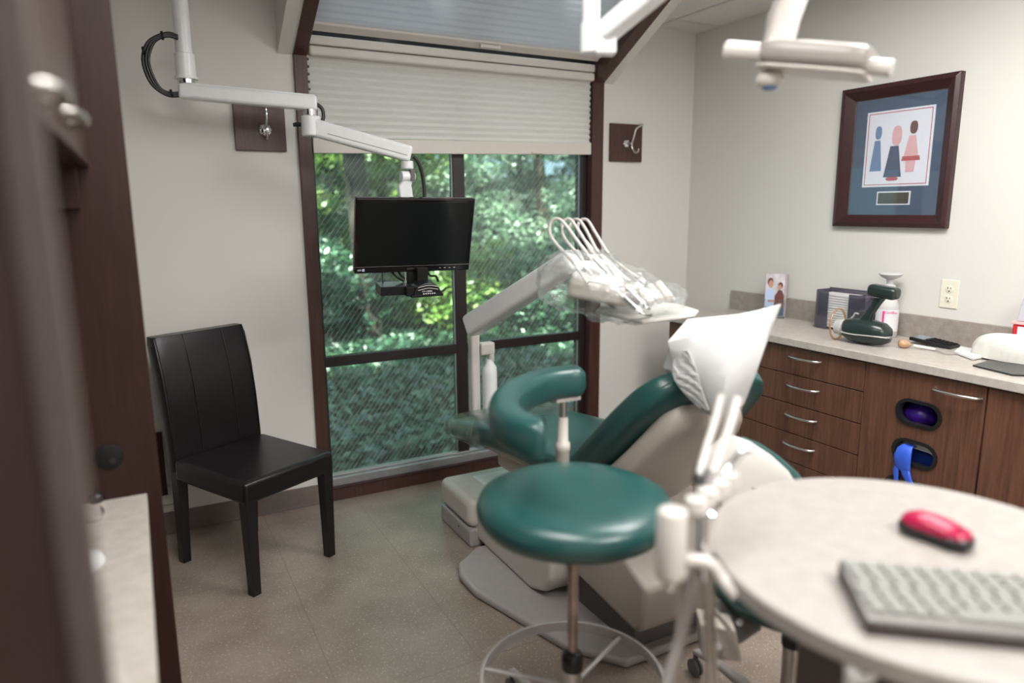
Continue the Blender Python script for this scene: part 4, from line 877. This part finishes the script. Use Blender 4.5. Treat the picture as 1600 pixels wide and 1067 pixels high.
# ================================================================ STOOLS
def stool(loc, zt, label, back=None, ring=True, group='green swivel stools'):
    x, y = loc
    t = thing('dental_stool', (x, y, 0), label, 'stool', None)
    obj('seat', MB().lathe((x, y, zt-.088), [(.10, -.004), (.195, 0), (.222, .010), (.236, .032), (.238, .050), (.230, .070), (.205, .083), (.15, .088), (.07, .089), (.0, .0885)], n=64), 'green', t, 80)
    obj('seat_plate', MB().cyl((x, y, zt-.115), (x, y, zt-.09), .09, n=24), 'grey_dark', t, 40)
    obj('piston', MB().cyl((x, y, .36), (x, y, zt-.10), .013, n=24), 'steel', t, 60)
    obj('column', MB().cyl((x, y, .09), (x, y, .37), .024, n=28), 'nickel', t, 60)
    obj('column_cap', MB().lathe((x, y, .345), [(.027, 0), (.028, .005), (.028, .035), (.022, .046), (.014, .05)], n=28), 'black', t, 40)
    for k in range(5):
        a = 2*pi*k/5+1.50; d = Vector((cos(a), sin(a), 0)); s = Vector((-sin(a), cos(a), 0)); P = Vector((x, y, 0))
        lg = obj('leg', MB().sweep([P+d*.02+zt_*.10, P+d*.12+zt_*.115, P+d*.26+zt_*.110, P+d*.385+zt_*.085], [s]*4, [zt_]*4, [.022, .020, .015, .012], [.022, .016, .011, .009], e=.6, n=16), 'grey', t, 60)
        cs = obj('caster', MB().cyl(P+d*.385-s*.012+zt_*.028, P+d*.385-s*.003+zt_*.028, .028, n=24).cyl(P+d*.385+s*.003+zt_*.028, P+d*.385+s*.012+zt_*.028, .028, n=24).cyl(P+d*.385+zt_*.03, P+d*.385+zt_*.085, .008, n=12), 'grey_dark', lg, 50, bevel=.003)
    if ring:
        zr = .315; R_ = .235
        pts = [(x+R_*cos(q), y+R_*sin(q)) for q in [2*pi*i/64 for i in range(64)]]; inn = [(x+(R_-.008)*cos(q), y+(R_-.008)*sin(q)) for q in [2*pi*i/64 for i in range(64)]]
        plate('foot_ring', [pts, inn], .028, Matrix.Translation((0, 0, zr)), 'grey', t)
        for k in range(3):
            a = 2*pi*k/3+.38; obj('ring_spoke', MB().tube([(x+.024*cos(a), y+.024*sin(a), zr-.02), (x+.23*cos(a), y+.23*sin(a), zr)], .006, 8, smooth=False), 'grey', t, 60)
    return t
zt_ = Vector((0, 0, 1))
s1_ = stool((.885, 1.350), .828, 'green round seat assistant stool with curved arm support and foot ring')
AR = [(1.130,1.680,1.000), (1.078,1.692,1.000), (0.998,1.685,1.000), (0.898,1.636,1.000), (0.808,1.548,1.000), (0.749,1.447,1.000), (0.731,1.360,1.000), (0.742,1.292,1.000), (0.759,1.277,1.000)]
AP = catmull([Vector(p) for p in AR], 4); nA = len(AP); tg_ = [(AP[min(i+1, nA-1)]-AP[max(i-1, 0)]).normalized() for i in range(nA)]
sd_ = [Vector((-t.y, t.x, 0)).normalized() for t in tg_]
cap = [min(1, .62+.38*min(i, nA-1-i)/1.6) for i in range(nA)]
obj('arm_support', MB().sweep(AP, sd_, [zt_]*nA, [.041*c_ for c_ in cap], [.045*c_ for c_ in cap], e=.62, n=24), 'green', s1_, 80)
pz = Vector((1.066,1.690,1.000))
obj('support_bracket', MB().box((pz.x-.035, pz.y-.02, .944), (pz.x+.05, pz.y+.02, .956)), 'off_white', s1_, 0, bevel=.003)
obj('support_post', MB().cyl((pz.x, pz.y, .70), (pz.x, pz.y, .96), .012, n=20), 'nickel', s1_, 60)
obj('post_sleeve', MB().lathe((pz.x, pz.y, .60), [(.020, 0), (.020, .19), (.022, .192), (.022, .215), (.016, .22), (.015, .29), (.014, .295)], n=24), 'cream', s1_, 50)
obj('support_arm', MB().tube([(pz.x, pz.y, .62), (pz.x-.01, pz.y-.03, .68), (.93, 1.43, .70)], .013, 10), 'grey_dark', s1_, 60)
s2_ = stool((1.455, 1.150), .585, 'green swivel stool with white-shelled backrest partly under the round table', ring=False)
Bc = Vector((1.404,1.285,0.762)); bnr = Vector((-.46, -.85, .25)).normalized()
bs = Vector((.63, -.467, -.61)).normalized(); bs = (bs-bnr*bs.dot(bnr)).normalized(); bu = bnr.cross(bs); bu = bu if bu.z > 0 else -bu
nn = [(-.15, .35), (-.145, .60), (-.12, .85), (-.07, 1), (0, 1.05), (.07, 1), (.12, .85), (.145, .60), (.15, .35)]; NNN = len(nn)
obj('back_shell', MB().sweep([Bc+bs*(a*.88-.014)+bnr*(.02+.02*(1-(a/.15)**2)) for a, k in nn], [bu]*NNN, [bnr]*NNN, [.090*k for a, k in nn], [.014*k for a, k in nn], e=.8, n=24), 'off_white', s2_, 80)
obj('back_cushion', MB().sweep([Bc+bs*(a*.92+.026)-bnr*.016+bu*.018 for a, k in nn], [bu]*NNN, [bnr]*NNN, [.092*k for a, k in nn], [.024*k for a, k in nn], e=.8, n=24), 'green', s2_, 80)
obj('back_post', MB().tube([Bc+bnr*.05, Bc+bnr*.06-zt_*.10, (1.50, 1.35, .52), (1.46, 1.17, .48)], .012, 10), 'grey_dark', s2_, 60)

# ================================================================ ROUND TABLE, KEYBOARD, MOUSE
TX, TY, TZt, TR = 1.107, .637, .93, .341
tb2 = thing('round_table', (TX, TY, 0), 'round beige laminate side table in the foreground', 'table')
obj('tabletop', MB().lathe((TX, TY, TZt-.030), [(TR-.003, 0), (TR, .003), (TR, .027), (TR-.003, .030)], n=128), 'table', tb2, 40)
obj('underframe', MB().box((TX-.16, TY-.16, TZt-.10), (TX+.16, TY+.16, TZt-.031)), 'shell', tb2, 0, bevel=.01)
obj('pedestal', MB().box((TX-.13, TY-.13, .04), (TX+.13, TY+.13, TZt-.10)), 'strip', tb2, 0, bevel=.01)
obj('foot_plate', MB().box((TX-.2, TY-.2, 0), (TX+.2, TY+.2, .04)), 'grey_dark', tb2, 0, bevel=.01)
kz = TZt
k0, k1, k2 = Vector((0.919,0.655,0.940)), Vector((0.817,0.533,0.940)), Vector((1.121,0.491,0.940))
kd = (k2-k0); kd.z = 0; kd.normalize(); kf = Vector((kd.y, -kd.x, 0)); kf = kf if kf.dot(k1-k0) > 0 else -kf
kb = thing('keyboard', k0, 'silver and dark computer keyboard on the round table', 'keyboard')
KT = Matrix.Translation((k0.x, k0.y, TZt)) @ Matrix((kd, kf, Vector((0, 0, 1)))).transposed().to_4x4()
obj('keyboard_case', MB().prism([KT @ Vector((0, 0, 0)), KT @ Vector((0, .155, 0)), KT @ Vector((0, .155, .020)), KT @ Vector((0, 0, .026))], kd*.44), 'kb_dark', kb, 0, bevel=.003)
obj('keyboard_deck', MB().prism([KT @ Vector((.002, .002, .026)), KT @ Vector((.002, .153, .020)), KT @ Vector((.002, .153, .0225)), KT @ Vector((.002, .002, .0285))], kd*.436), 'kb', kb, 0)
kme = None
for rr_ in range(6):
    for cc_ in range(16):
        if rr_ == 5 and 4 <= cc_ <= 9: continue
        a = .016+cc_*.0262+(rr_ % 3)*.003; b = .012+rr_*.0225
        if kme is None:
            kk = obj('key', MB().prism([(-.0108, -.0090, 0), (.0108, -.0090, 0), (.0108, .0090, 0), (-.0108, .0090, 0)], (0, 0, .006)), 'key', None, 0, bevel=.002); kme = kk.data
        else: kk = kk.copy(); C.objects.link(kk)
        kk.parent = kb; kk.matrix_parent_inverse = world_of(kb).inverted()
        P_ = KT @ Vector((a, b, .0285-.0385*b)); kk.location = P_; kk.rotation_euler = (0, 0, atan2(kd.y, kd.x))
kk = obj('key', MB().prism([KT @ Vector((.12, .117, .024)), KT @ Vector((.275, .117, .024)), KT @ Vector((.275, .134, .0235)), KT @ Vector((.12, .134, .0235))], (0, 0, .006)), 'key', kb, 0, bevel=.002)
lab(kk, 'long grey space bar')
ms_a, ms_b = Vector((1.165,0.696,0.930)), Vector((1.177,0.593,0.930)); mm_ = (ms_a+ms_b)/2+Vector((.004, .012, 0)); md = (ms_b-ms_a).normalized(); mL = (ms_b-ms_a).length/2+.006
mo_ = thing('computer_mouse', mm_, 'magenta and black wireless mouse on the round table', 'mouse')
mp_ = Vector((-md.y, md.x, 0))
obj('mouse_base', MB().sweep([mm_+md*a*mL+zt_*.014 for a in (-1, -.93, -.6, 0, .6, .93, 1)], [mp_]*7, [zt_]*7, [.010, .022, .029, .027, .029, .022, .010], [.007, .013, .014, .014, .014, .013, .007], e=.8, n=20), 'black', mo_, 80)
obj('mouse_shell', MB().sweep([mm_+md*a*mL*.97+zt_*(.025) for a in (-1, -.9, -.6, -.1, .4, .8, 1)], [mp_]*7, [zt_]*7, [.008, .020, .028, .027, .028, .023, .008], [.002, .010, .018, .020, .016, .009, .002], e=.95, n=20), 'magenta', mo_, 80)
obj('scroll_wheel', MB().cyl(mm_+md*mL*.60-mp_*.003+zt_*.030, mm_+md*mL*.60+mp_*.003+zt_*.030, .008, n=16), 'black_matte', mo_, 50)

# ================================================================ ASSISTANT INSTRUMENT ARM (beside the table)
aa = thing('assistant_instrument_arm', (0.716,0.799,0.982), 'white instrument holder arm with suction tools beside the round table', 'instrument arm')
cT, cB_ = Vector((0.704,0.794,1.036)), Vector((0.724,0.804,0.917))
cB_ = Vector((cT.x, cT.y, cT.z-.115))
obj('canister', MB().lathe(cB_, [(.016, -.006), (.022, 0), (.024, .010), (.024, .108), (.021, .114), (.01, .116)], n=32), 'off_white', aa, 60)
obj('canister_nipple', MB().cyl(cB_+Vector((0, 0, -.022)), cB_, .008, n=14), 'off_white', aa, 60)
b0, b1 = Vector((0.743,0.794,1.022)), Vector((0.860,0.827,1.039))
obj('holder_bar', MB().tube([b0, lerp(b0, b1, .5), b1], .013, 12), 'off_white', aa, 60)
for k in range(4): 
    q = lerp(b0, b1, .1+k*.28); obj('holder_socket', MB().lathe(q+Vector((0, 0, -.004)), [(.017, 0), (.018, .010), (.016, .022), (.010, .024)], n=20), 'off_white', aa, 50)
v0 = Vector((0.773,0.791,0.978))
obj('valve', MB().cyl(v0+Vector((0, 0, -.03)), v0+Vector((0, 0, .03)), .014, n=20).lathe(v0+Vector((0, 0, .028)), [(.016, 0), (.016, .012), (.008, .016)], n=20), 'chrome', aa, 50)
obj('lower_bracket', MB().tube([cB_+Vector((.02, -.01, .03)), (0.760,0.767,0.942), (0.776,0.753,0.917), (0.781,0.724,0.900)], .011, 12), 'off_white', aa, 60)
obj('pivot_post', MB().cyl((0.771,0.795,0.937), (0.771,0.787,0.901), .008, n=14), 'chrome', aa, 50)
obj('column', MB().tube([(0.786,0.802,0.953), (0.840,0.841,0.788), (0.882,0.871,0.653), (0.982,0.954,0.323)], .011, 12), 'nickel', aa, 60)
def tool(name, pts, r, mat, label, r2=None, collar=None):
    t = thing(name, pts[0], label, 'suction tool')
    obj('tube', MB().tube(pts, r, 12, r2=r2), mat, t, 60)
    if collar: obj('valve_body', MB().tube(collar, r*1.5, 12), 'black' if name == 'saliva_ejector' else 'chrome', t, 60)
tool('saliva_ejector', [(0.888,0.887,1.173), (0.859,0.871,1.132), (0.820,0.849,1.092), (0.793,0.833,1.062)], .0065, 'off_white', 'thinner of the two beige suction tubes above the instrument arm', None, [(0.804,0.841,1.070), (0.790,0.832,1.048)])
tool('suction_tip', [(0.913,0.873,1.168), (0.882,0.857,1.126), (0.847,0.844,1.084), (0.818,0.830,1.055)], .0085, 'off_white', 'thicker white suction tube above the instrument arm', None, [(0.821,0.830,1.062), (0.804,0.822,1.037)])
sy = thing('air_water_syringe', (0.888,0.824,1.095), 'chrome syringe lever leaning out of the instrument arm', 'syringe')
obj('lever', MB().tube([(0.889,0.824,1.093), (0.878,0.827,1.084), (0.861,0.832,1.063), (0.834,0.830,1.043)], .007, 12), 'chrome', sy, 60)
obj('button', MB().lathe((0.884,0.815,1.094), [(.008, 0), (.009, .004), (.005, .008)], (.5, -.5, .6), 14), 'chrome', sy, 60)
hs = thing('suction_hose', (0.783,0.827,0.849), 'silver grey suction hose sloping down from the instrument arm', 'hose')
obj('hose', MB().tube([(0.777,0.810,0.917), (0.780,0.828,0.843), (0.771,0.838,0.761), (0.744,0.836,0.689), (0.714,0.833,0.598)], .0105, 12), 'grey', hs, 70)
h2 = thing('cream_hose', (0.837,0.902,0.794), 'slim beige hose hanging straight behind the silver hose', 'hose')
obj('hose', MB().tube([(0.785,0.854,0.871), (0.788,0.859,0.794), (0.781,0.857,0.662), (0.774,0.851,0.561)], .0065, 10), 'shell', h2, 70)
h3 = thing('slim_cable', (0.858,0.891,0.794), 'thin tan tube running down beside the chrome column', 'hose')
obj('tube', MB().tube([(0.791,0.808,0.886), (0.803,0.812,0.827), (0.818,0.813,0.761), (0.830,0.811,0.675), (0.837,0.807,0.568)], .005, 10), 'shell', h3, 70)
mb_ = thing('swing_arm_mount', (1.233,1.143,0.479), 'grey steel swing arm bracket below the round table', 'bracket')
obj('bracket_plate', MB().prism([(1.141,1.163,0.508), (1.264,1.195,0.530), (1.324,1.142,0.433), (1.162,1.131,0.412)], (0, 0, .012)), 'grey_dark', mb_, 0, bevel=.002)
obj('bracket_block', MB().prism([(1.121,1.151,0.509), (1.182,1.094,0.505), (1.189,1.075,0.429), (1.119,1.134,0.425)], (.04, .06, 0)), 'shell', mb_, 0, bevel=.006)
obj('bolt', MB().cyl((1.127,1.095,0.480), (1.148,1.115,0.461), .009, n=12), 'chrome', mb_, 50)
obj('bolt', MB().cyl((1.249,1.145,0.478), (1.263,1.158,0.465), .009, n=12), 'white', mb_, 50)
obj('link_rod', MB().tube([(1.125,1.116,0.569), (1.143,1.074,0.528)], .006, 8, smooth=False), 'nickel', mb_, 60)
kn = thing('table_clamp', (0.837,0.551,0.879), 'white clamp knob on the edge below the round table', 'clamp')
obj('knob', MB().lathe((0.809,0.534,0.889), [(.018, 0), (.022, .004), (.022, .014), (.018, .018)], (-.35, -.75, .45), 20), 'white', kn, 60)
obj('knob_centre', MB().lathe((0.809,0.534,0.889), [(.008, .016), (.008, .021)], (-.35, -.75, .45), 14), 'grey_dark', kn, 60)
obj('clamp_post', MB().cyl((0.816,0.549,0.868), (0.834,0.554,0.777), .008, n=12), 'white', kn, 60)

# ================================================================ OPERATORY LIGHT
ol = thing('operatory_light', (1.375,1.184,1.825), 'white dental operatory light with grab handles hanging near the ceiling', 'dental light')
a_, b_ = Vector((1.318,1.240,1.840)), Vector((1.424,1.037,1.797))
dx_ = (b_-a_).normalized(); dy_ = Vector((-dx_.y, dx_.x, 0)).normalized(); dz_ = dx_.cross(dy_); dz_ = dz_ if dz_.z > 0 else -dz_
L_ = (b_-a_).length
ks = [(0, .5), (.04, .8), (.15, 1), (.5, 1.02), (.85, 1), (.97, .95), (1, .85)]
obj('lamp_housing', MB().sweep([a_+dx_*L_*k+dz_*.004 for k, s in ks], [dy_]*7, [dz_]*7, [.085*s for k, s in ks], [.027*s for k, s in ks], e=.5, n=28), 'housing', ol, 60)
obj('lens_rim', MB().sweep([a_+dx_*L_*k-dz_*.026 for k, s in ks], [dy_]*7, [dz_]*7, [.078*s for k, s in ks], [.006*s for k, s in ks], e=.5, n=28), 'cream', ol, 60)
obj('grab_handle', MB().cyl(a_+dx_*.02-dy_*.05, a_-dx_*.074-dy_*.05, .020, .022, n=24), 'off_white', ol, 60, bevel=.006)
obj('grab_handle', MB().cyl(b_-dx_*.01-dy_*.03-dz_*.008, b_+dx_*.048-dy_*.03-dz_*.010, .016, .018, n=24), 'off_white', ol, 60, bevel=.004)
fk = Vector((1.312,1.210,1.792))
rf = obj('sensor_knob', MB().lathe(fk, [(.012, .010), (.026, .004), (.031, -.008), (.026, -.022), (.008, -.030)], (.1, .1, 1), 20), 'cream', ol, 70)
obj('sensor_lens', MB().lathe(fk-Vector((.003, .003, .024)), [(.018, .003), (.016, -.004), (.006, -.008)], (.1, .1, 1), 20), 'slate', rf, 60)
ya, yb, yc_ = Vector((1.328,1.213,1.844)), Vector((1.374,1.231,1.938)), Vector((1.444,1.236,2.024))
yd = Vector((1.609,1.181,2.069))
yp = catmull([ya, lerp(ya, yb, .5), yb, yc_, yd], 4); nY = len(yp)
yt = [(yp[min(i+1, nY-1)]-yp[max(i-1, 0)]).normalized() for i in range(nY)]; yv = Vector((-.46, -.86, .1)).normalized()
ysd = [t.cross(yv).normalized() for t in yt]
obj('yoke_arm', MB().sweep(yp, ysd, [yv]*nY, [.030+.006*min(1, i/6) for i in range(nY)], [.028]*nY, e=.6, n=20), 'off_white', ol, 70)
cpt = Vector((1.020,1.504,1.902)); 
obj('ceiling_post', MB().cyl((cpt.x, cpt.y, cpt.z+.03), (cpt.x, cpt.y, ZC), .021, n=28), 'white', ol, 60)
obj('post_joint', MB().cyl((cpt.x, cpt.y, cpt.z-.036), (cpt.x, cpt.y, cpt.z+.035), .025, n=28), 'white', ol, 60, bevel=.004)
ka = Vector((1.036,1.469,1.888)); kb_ = Vector((1.093,1.321,1.979)); kc_ = Vector((1.314,1.179,2.187))
obj('joint_block', MB().box((-.022, -.022, -.03), (.026, .022, .028), frame_T(ka, (.88, -.47, 0), (.47, .88, 0))), 'white', ol, 0, bevel=.006)
obj('balance_arm', arm_box(ka+Vector((0, 0, .02)), kb_+(kb_-ka)*1.2, .026, .024, .026), 'white', ol, 50, bevel=.010)
obj('drop_arm', MB().tube([kb_+(kb_-ka)*1.2, lerp(kb_+(kb_-ka)*1.2, yd, .4)+Vector((.03, 0, .10)), yd+Vector((0, 0, .06)), yd], .024, 14), 'white', ol, 70)

# ================================================================ LEFT CABINETRY
lc = thing('tall_end_panel', (-.2, 2.08, 0), 'tall brown wooden end panel with a round black grommet', 'panel')
obj('panel_board', MB().box((XI, 2.062, 0), (.002, 2.10, ZC)), 'panel', lc, 0, bevel=.003)
obj('grommet', MB().lathe((-.112, 2.062, .862), [(.034, 0), (.034, .004), (.028, .007)], (0, -1, 0), 32), 'black_matte', lc, 50)
obj('grommet_hole', MB().lathe((-.105, 2.056, .851), [(.008, 0), (.008, .002)], (0, -1, 0), 16), 'black', lc, 50)
dk_ = thing('built_in_desk', (-.4, 1.3, .74), 'pale laminate desk surface between the dark cabinets', 'desk')
obj('desk_slab', MB().box((XI, .80, .715), (-.034, 2.060, .745)), 'laminate', dk_, 0, bevel=.003)
obj('desk_support', MB().box((XI, .82, 0), (-.075, 2.060, .714)), 'dark_cabinet', dk_, 0)
uc = thing('upper_cabinet', (-.4, 1.5, 1.6), 'brown wall cabinet with nickel handles above the desk', 'cabinet')
obj('cabinet_body', MB().box((XI, .75, 1.605), (-.100, 2.060, ZC)), 'panel', uc, 0)
for y0, y1 in ((.76, 1.40), (1.404, 2.058)):
    d_ = obj('door', MB().box((-.098, y0, 1.607), (-.080, y1, ZC-.02)), 'door_satin', uc, 0, bevel=.002)
obj('handle', MB().tube([(-.080, .92, 1.632), (-.060, .94, 1.632), (-.054, 1.0, 1.632), (-.060, 1.06, 1.632), (-.080, 1.08, 1.632)], .007, 8), 'nickel', uc, 60)
obj('handle', MB().tube([(-.080, 1.26, 1.645), (-.060, 1.28, 1.645), (-.052, 1.36, 1.645), (-.060, 1.44, 1.645), (-.080, 1.46, 1.645)], .007, 8), 'nickel', uc, 60)
obj('light_valance', MB().box((XI, 2.02, 1.505), (-.108, 2.058, 1.606)), 'panel', uc, 0, bevel=.002)
nc = thing('tall_near_cabinet', (-.3, .5, 0), 'tall dark mahogany cabinet filling the nearest edge of the view', 'cabinet')
obj('cabinet_body', MB().box((XI, .30, 0), (-.073, .590, ZC-.01)), 'dark_cabinet', nc, 0, bevel=.003)
obj('cabinet_edge', MB().box((-.073, .584, 0), (-.048, .604, ZC-.01)), 'strip', nc, 0, bevel=.002)
# desk bits
w1 = thing('black_webcam', (-0.147,2.051,0.750), 'small black gadget on the pale desk against the end panel', 'gadget')
obj('gadget_body', MB().lathe((-0.151,2.056,0.745), [(.014, 0), (.018, .006), (.015, .020), (.006, .026)], n=20), 'black', w1, 60)
obj('gadget_cord', MB().tube([(-0.140,2.012,0.749), (-0.130,1.962,0.749), (-0.140,1.917,0.749), (-0.169,1.920,0.749)], .0025, 8), 'grey', w1, 60)
w2 = thing('white_desk_mouse', (-0.147,1.671,0.750), 'white rounded mouse on the pale desk', 'mouse')
obj('mouse_body', MB().lathe((-0.153,1.670,0.745), [(.030, 0), (.034, .006), (.030, .018), (.016, .028), (.003, .031)], n=28, sy=1.5), 'white', w2, 80)
# outlet plate and cord low on the window wall
lo_ = thing('wood_cable_box', (.01, 3.48, .2), 'narrow brown cable box low on the wall behind the end panel', 'cable box')
obj('box', MB().box((-.10, YW-.030, .20), (.028, YW, .50)), 'panel', lo_, 0, bevel=.003)
obj('cable', MB().tube([(.02, YW-.02, .24), (.06, YW-.03, .235), (.075, YW-.035, .19), (.05, YW-.03, .155), (.0, YW-.02, .15)], .004, 8), 'grey', lo_, 60)

# ================================================================ OUTSIDE
def ground_z(x, y): return -.35+max(0, y-5.2)*.13+.08*math.sin(x*1.3)*math.sin(y*.9)
NX, NY = 40, 34; vs = []
for j in range(NY+1):
    for i in range(NX+1):
        x = -14+36*i/NX; y = 3.75+26*j/NY; vs.append((x, y, ground_z(x, y)))
tag(obj('hillside', MB().add(vs, [(j*(NX+1)+i, j*(NX+1)+i+1, (j+1)*(NX+1)+i+1, (j+1)*(NX+1)+i) for j in range(NY) for i in range(NX)]), 'ground', None, 180), 'sloping earth under the trees', 'ground')['kind'] = 'structure'
rnd = random.Random(11)
def leaves(centres, n, size, name, mat, parent=None, flat=False):
    """leaf blades spread through ellipsoids [(x,y,z,rx,ry,rz)]"""
    vs = []; fs = []; wts = [c_[3]*c_[5] for c_ in centres]
    subs = []
    for c_ in rnd.choices(centres, wts, k=max(8, n//(40 if flat else 70))):
        p = Vector((rnd.gauss(0, 1), rnd.gauss(0, 1), rnd.gauss(0, 1))).normalized()*rnd.uniform(.25, 1)**.5
        subs.append((c_[0]+p.x*c_[3], c_[1]+p.y*c_[4], c_[2]+p.z*c_[5], .22+size*1.5, .20+size, .13+size))
    for c_ in rnd.choices(subs, k=n):
        while True:
            p = (rnd.uniform(-1, 1), rnd.uniform(-1, 1), rnd.uniform(-1, 1)); d = sum(k*k for k in p)
            if d <= 1: break
        s = (d**.5+1e-6); q = 1.0
        P = Vector((c_[0]+p[0]*c_[3]*q, c_[1]+p[1]*c_[4]*q, c_[2]+p[2]*c_[5]*q))
        if P.y < 4.1 and P.z < 5: continue
        if flat: P.z = ground_z(P.x, P.y)+rnd.uniform(.0, .16)
        a = Vector((rnd.gauss(0, 1), rnd.gauss(0, 1), rnd.gauss(0, .6))).normalized(); up = Vector((rnd.gauss(0, .6), -.5+rnd.gauss(0, .6), 1)).normalized()
        b = a.cross(up).normalized(); z = size*rnd.uniform(.6, 1.4); k = len(vs)
        vs += [P-a*z, P+b*z*.45, P+a*z, P-b*z*.45]; fs.append((k, k+1, k+2, k+3))
    me = bpy.data.meshes.new(name); me.from_pydata([tuple(v) for v in vs], [], fs)
    return link(name, me, mat, parent, 0)
def tree(x, y, h, r0, lean, crowns, n, size, leaf, label, cat='tree', group='trees outside the window'):
    gz = ground_z(x, y)
    t = thing('leafy_tree' if r0 > .03 else 'leafy_shrub', (x, y, gz), label, cat, group)
    obj('trunk', MB().tube([(x, y, gz-.2), (x+lean*.3, y, gz+h*.3), (x+lean*.6, y+.1, gz+h*.65), (x+lean, y+.1, gz+h)], r0, 10, r2=r0*.5), 'bark', t, 60)
    for k in range(4):
        a = rnd.uniform(0, 6.28); z0 = gz+h*rnd.uniform(.35, .8); obj('branch', MB().tube([(x+lean*.5, y+.05, z0), (x+lean*.5+.5*cos(a), y+.4*sin(a), z0+.4), (x+lean*.5+1.1*cos(a), y+.9*sin(a), z0+.9)], r0*.3, 6, r2=r0*.1), 'bark', t, 60)
    leaves(crowns, n, size, 'foliage', leaf, t)
tree(2.30, 7.7, 5.5, .15, -.35, [(2.3, 9.0, 2.8, 1.6, .9, 1.0), (1.5, 9.0, 1.9, .9, .7, .8), (3.3, 9.2, 2.6, .8, .7, .8), (2.6, 7.9, 3.4, 1.2, .8, .4)], 8000, .05, 'leaf_bright', 'bright green tree with the thickest dark trunk outside')
tree(3.3, 10.5, 5.5, .09, .2, [(3.3, 10.0, 2.9, 1.4, .8, 1.3), (2.6, 10.6, 1.6, .9, .6, .8)], 7000, .055, 'leaf_bright', 'tall thin tree standing behind the thick trunk')
tree(5.2, 8.6, 5, .10, -.5, [(4.9, 8.2, 1.9, 1.5, .8, 1.2), (4.4, 8.0, .9, 1.0, .6, .7)], 9000, .042, 'leaf_grey', 'grey green bushy tree filling the window side by the corner')
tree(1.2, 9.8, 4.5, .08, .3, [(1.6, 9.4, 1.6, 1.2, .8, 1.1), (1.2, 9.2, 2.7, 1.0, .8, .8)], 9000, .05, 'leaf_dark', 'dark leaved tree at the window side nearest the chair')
for k, (x, y, z, a, c_, lf, l) in enumerate(((2.0, 8.0, .45, .9, .5, 'leaf_dark', 'dark low shrub outside below the monitor'), (3.5, 7.9, .45, 1.0, .5, 'leaf_bright', 'bright low shrub outside the middle of the window'), (4.6, 7.4, .40, 1.0, .5, 'leaf_dark', 'dark shrub outside behind the lifting arm'), (3.0, 12.6, 1.6, 3.2, 1.6, 'leaf_bright', 'broad bright leaved thicket farthest away outside'), (6.4, 11.5, 1.6, 2.2, 1.8, 'leaf_dark', 'broad dark leaved thicket behind the grey green tree'), (.6, 12.2, 1.3, 2.2, 1.6, 'leaf_dark', 'broad dark leaved thicket behind the dark leaved tree'))):
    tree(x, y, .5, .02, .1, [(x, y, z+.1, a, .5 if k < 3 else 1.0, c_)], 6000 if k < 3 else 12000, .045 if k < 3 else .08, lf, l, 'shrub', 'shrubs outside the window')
shade_canopy = thing('leafy_tree', (-.8, 8.0, ground_z(-.8, 8)), 'unseen tall tree added so its high crown shades the ground outside', 'tree', 'trees outside the window')
obj('trunk', MB().tube([(-.8, 8.0, -.3), (-.7, 7.9, 3), (-.2, 7.5, 6)], .16, 10), 'bark', shade_canopy, 60)
leaves([(1.8, 6.0, 6.3, 4.6, 4.2, .5), (.6, 1.7, 6.6, 3.8, 2.3, .9)], 5800, .17, 'foliage', 'leaf_bright', shade_canopy)  # out-of-view crown added to break up the sun and darken the near ground
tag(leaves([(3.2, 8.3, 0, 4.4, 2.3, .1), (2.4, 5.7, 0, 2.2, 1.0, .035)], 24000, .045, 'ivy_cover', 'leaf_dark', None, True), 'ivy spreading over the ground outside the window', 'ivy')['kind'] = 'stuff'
for k, (x, y, l_, a) in enumerate(((2.0, 5.2, .9, .5), (2.6, 5.6, .7, .8), (1.7, 5.7, .6, .2))):
    g0 = ground_z(x, y); lg2 = tag(obj('landscape_timber', MB().box((-l_/2, -.05, -.06), (l_/2, .05, .035), Matrix.Translation((x, y, g0+.06)) @ Matrix.Rotation(a, 4, 'Z')), 'stone', None, 0, bevel=.01), ['longest weathered timber lying on the ground outside', 'weathered timber farthest from the glass by the ivy', 'shortest weathered timber lying outside near the chair'][k], 'timber')
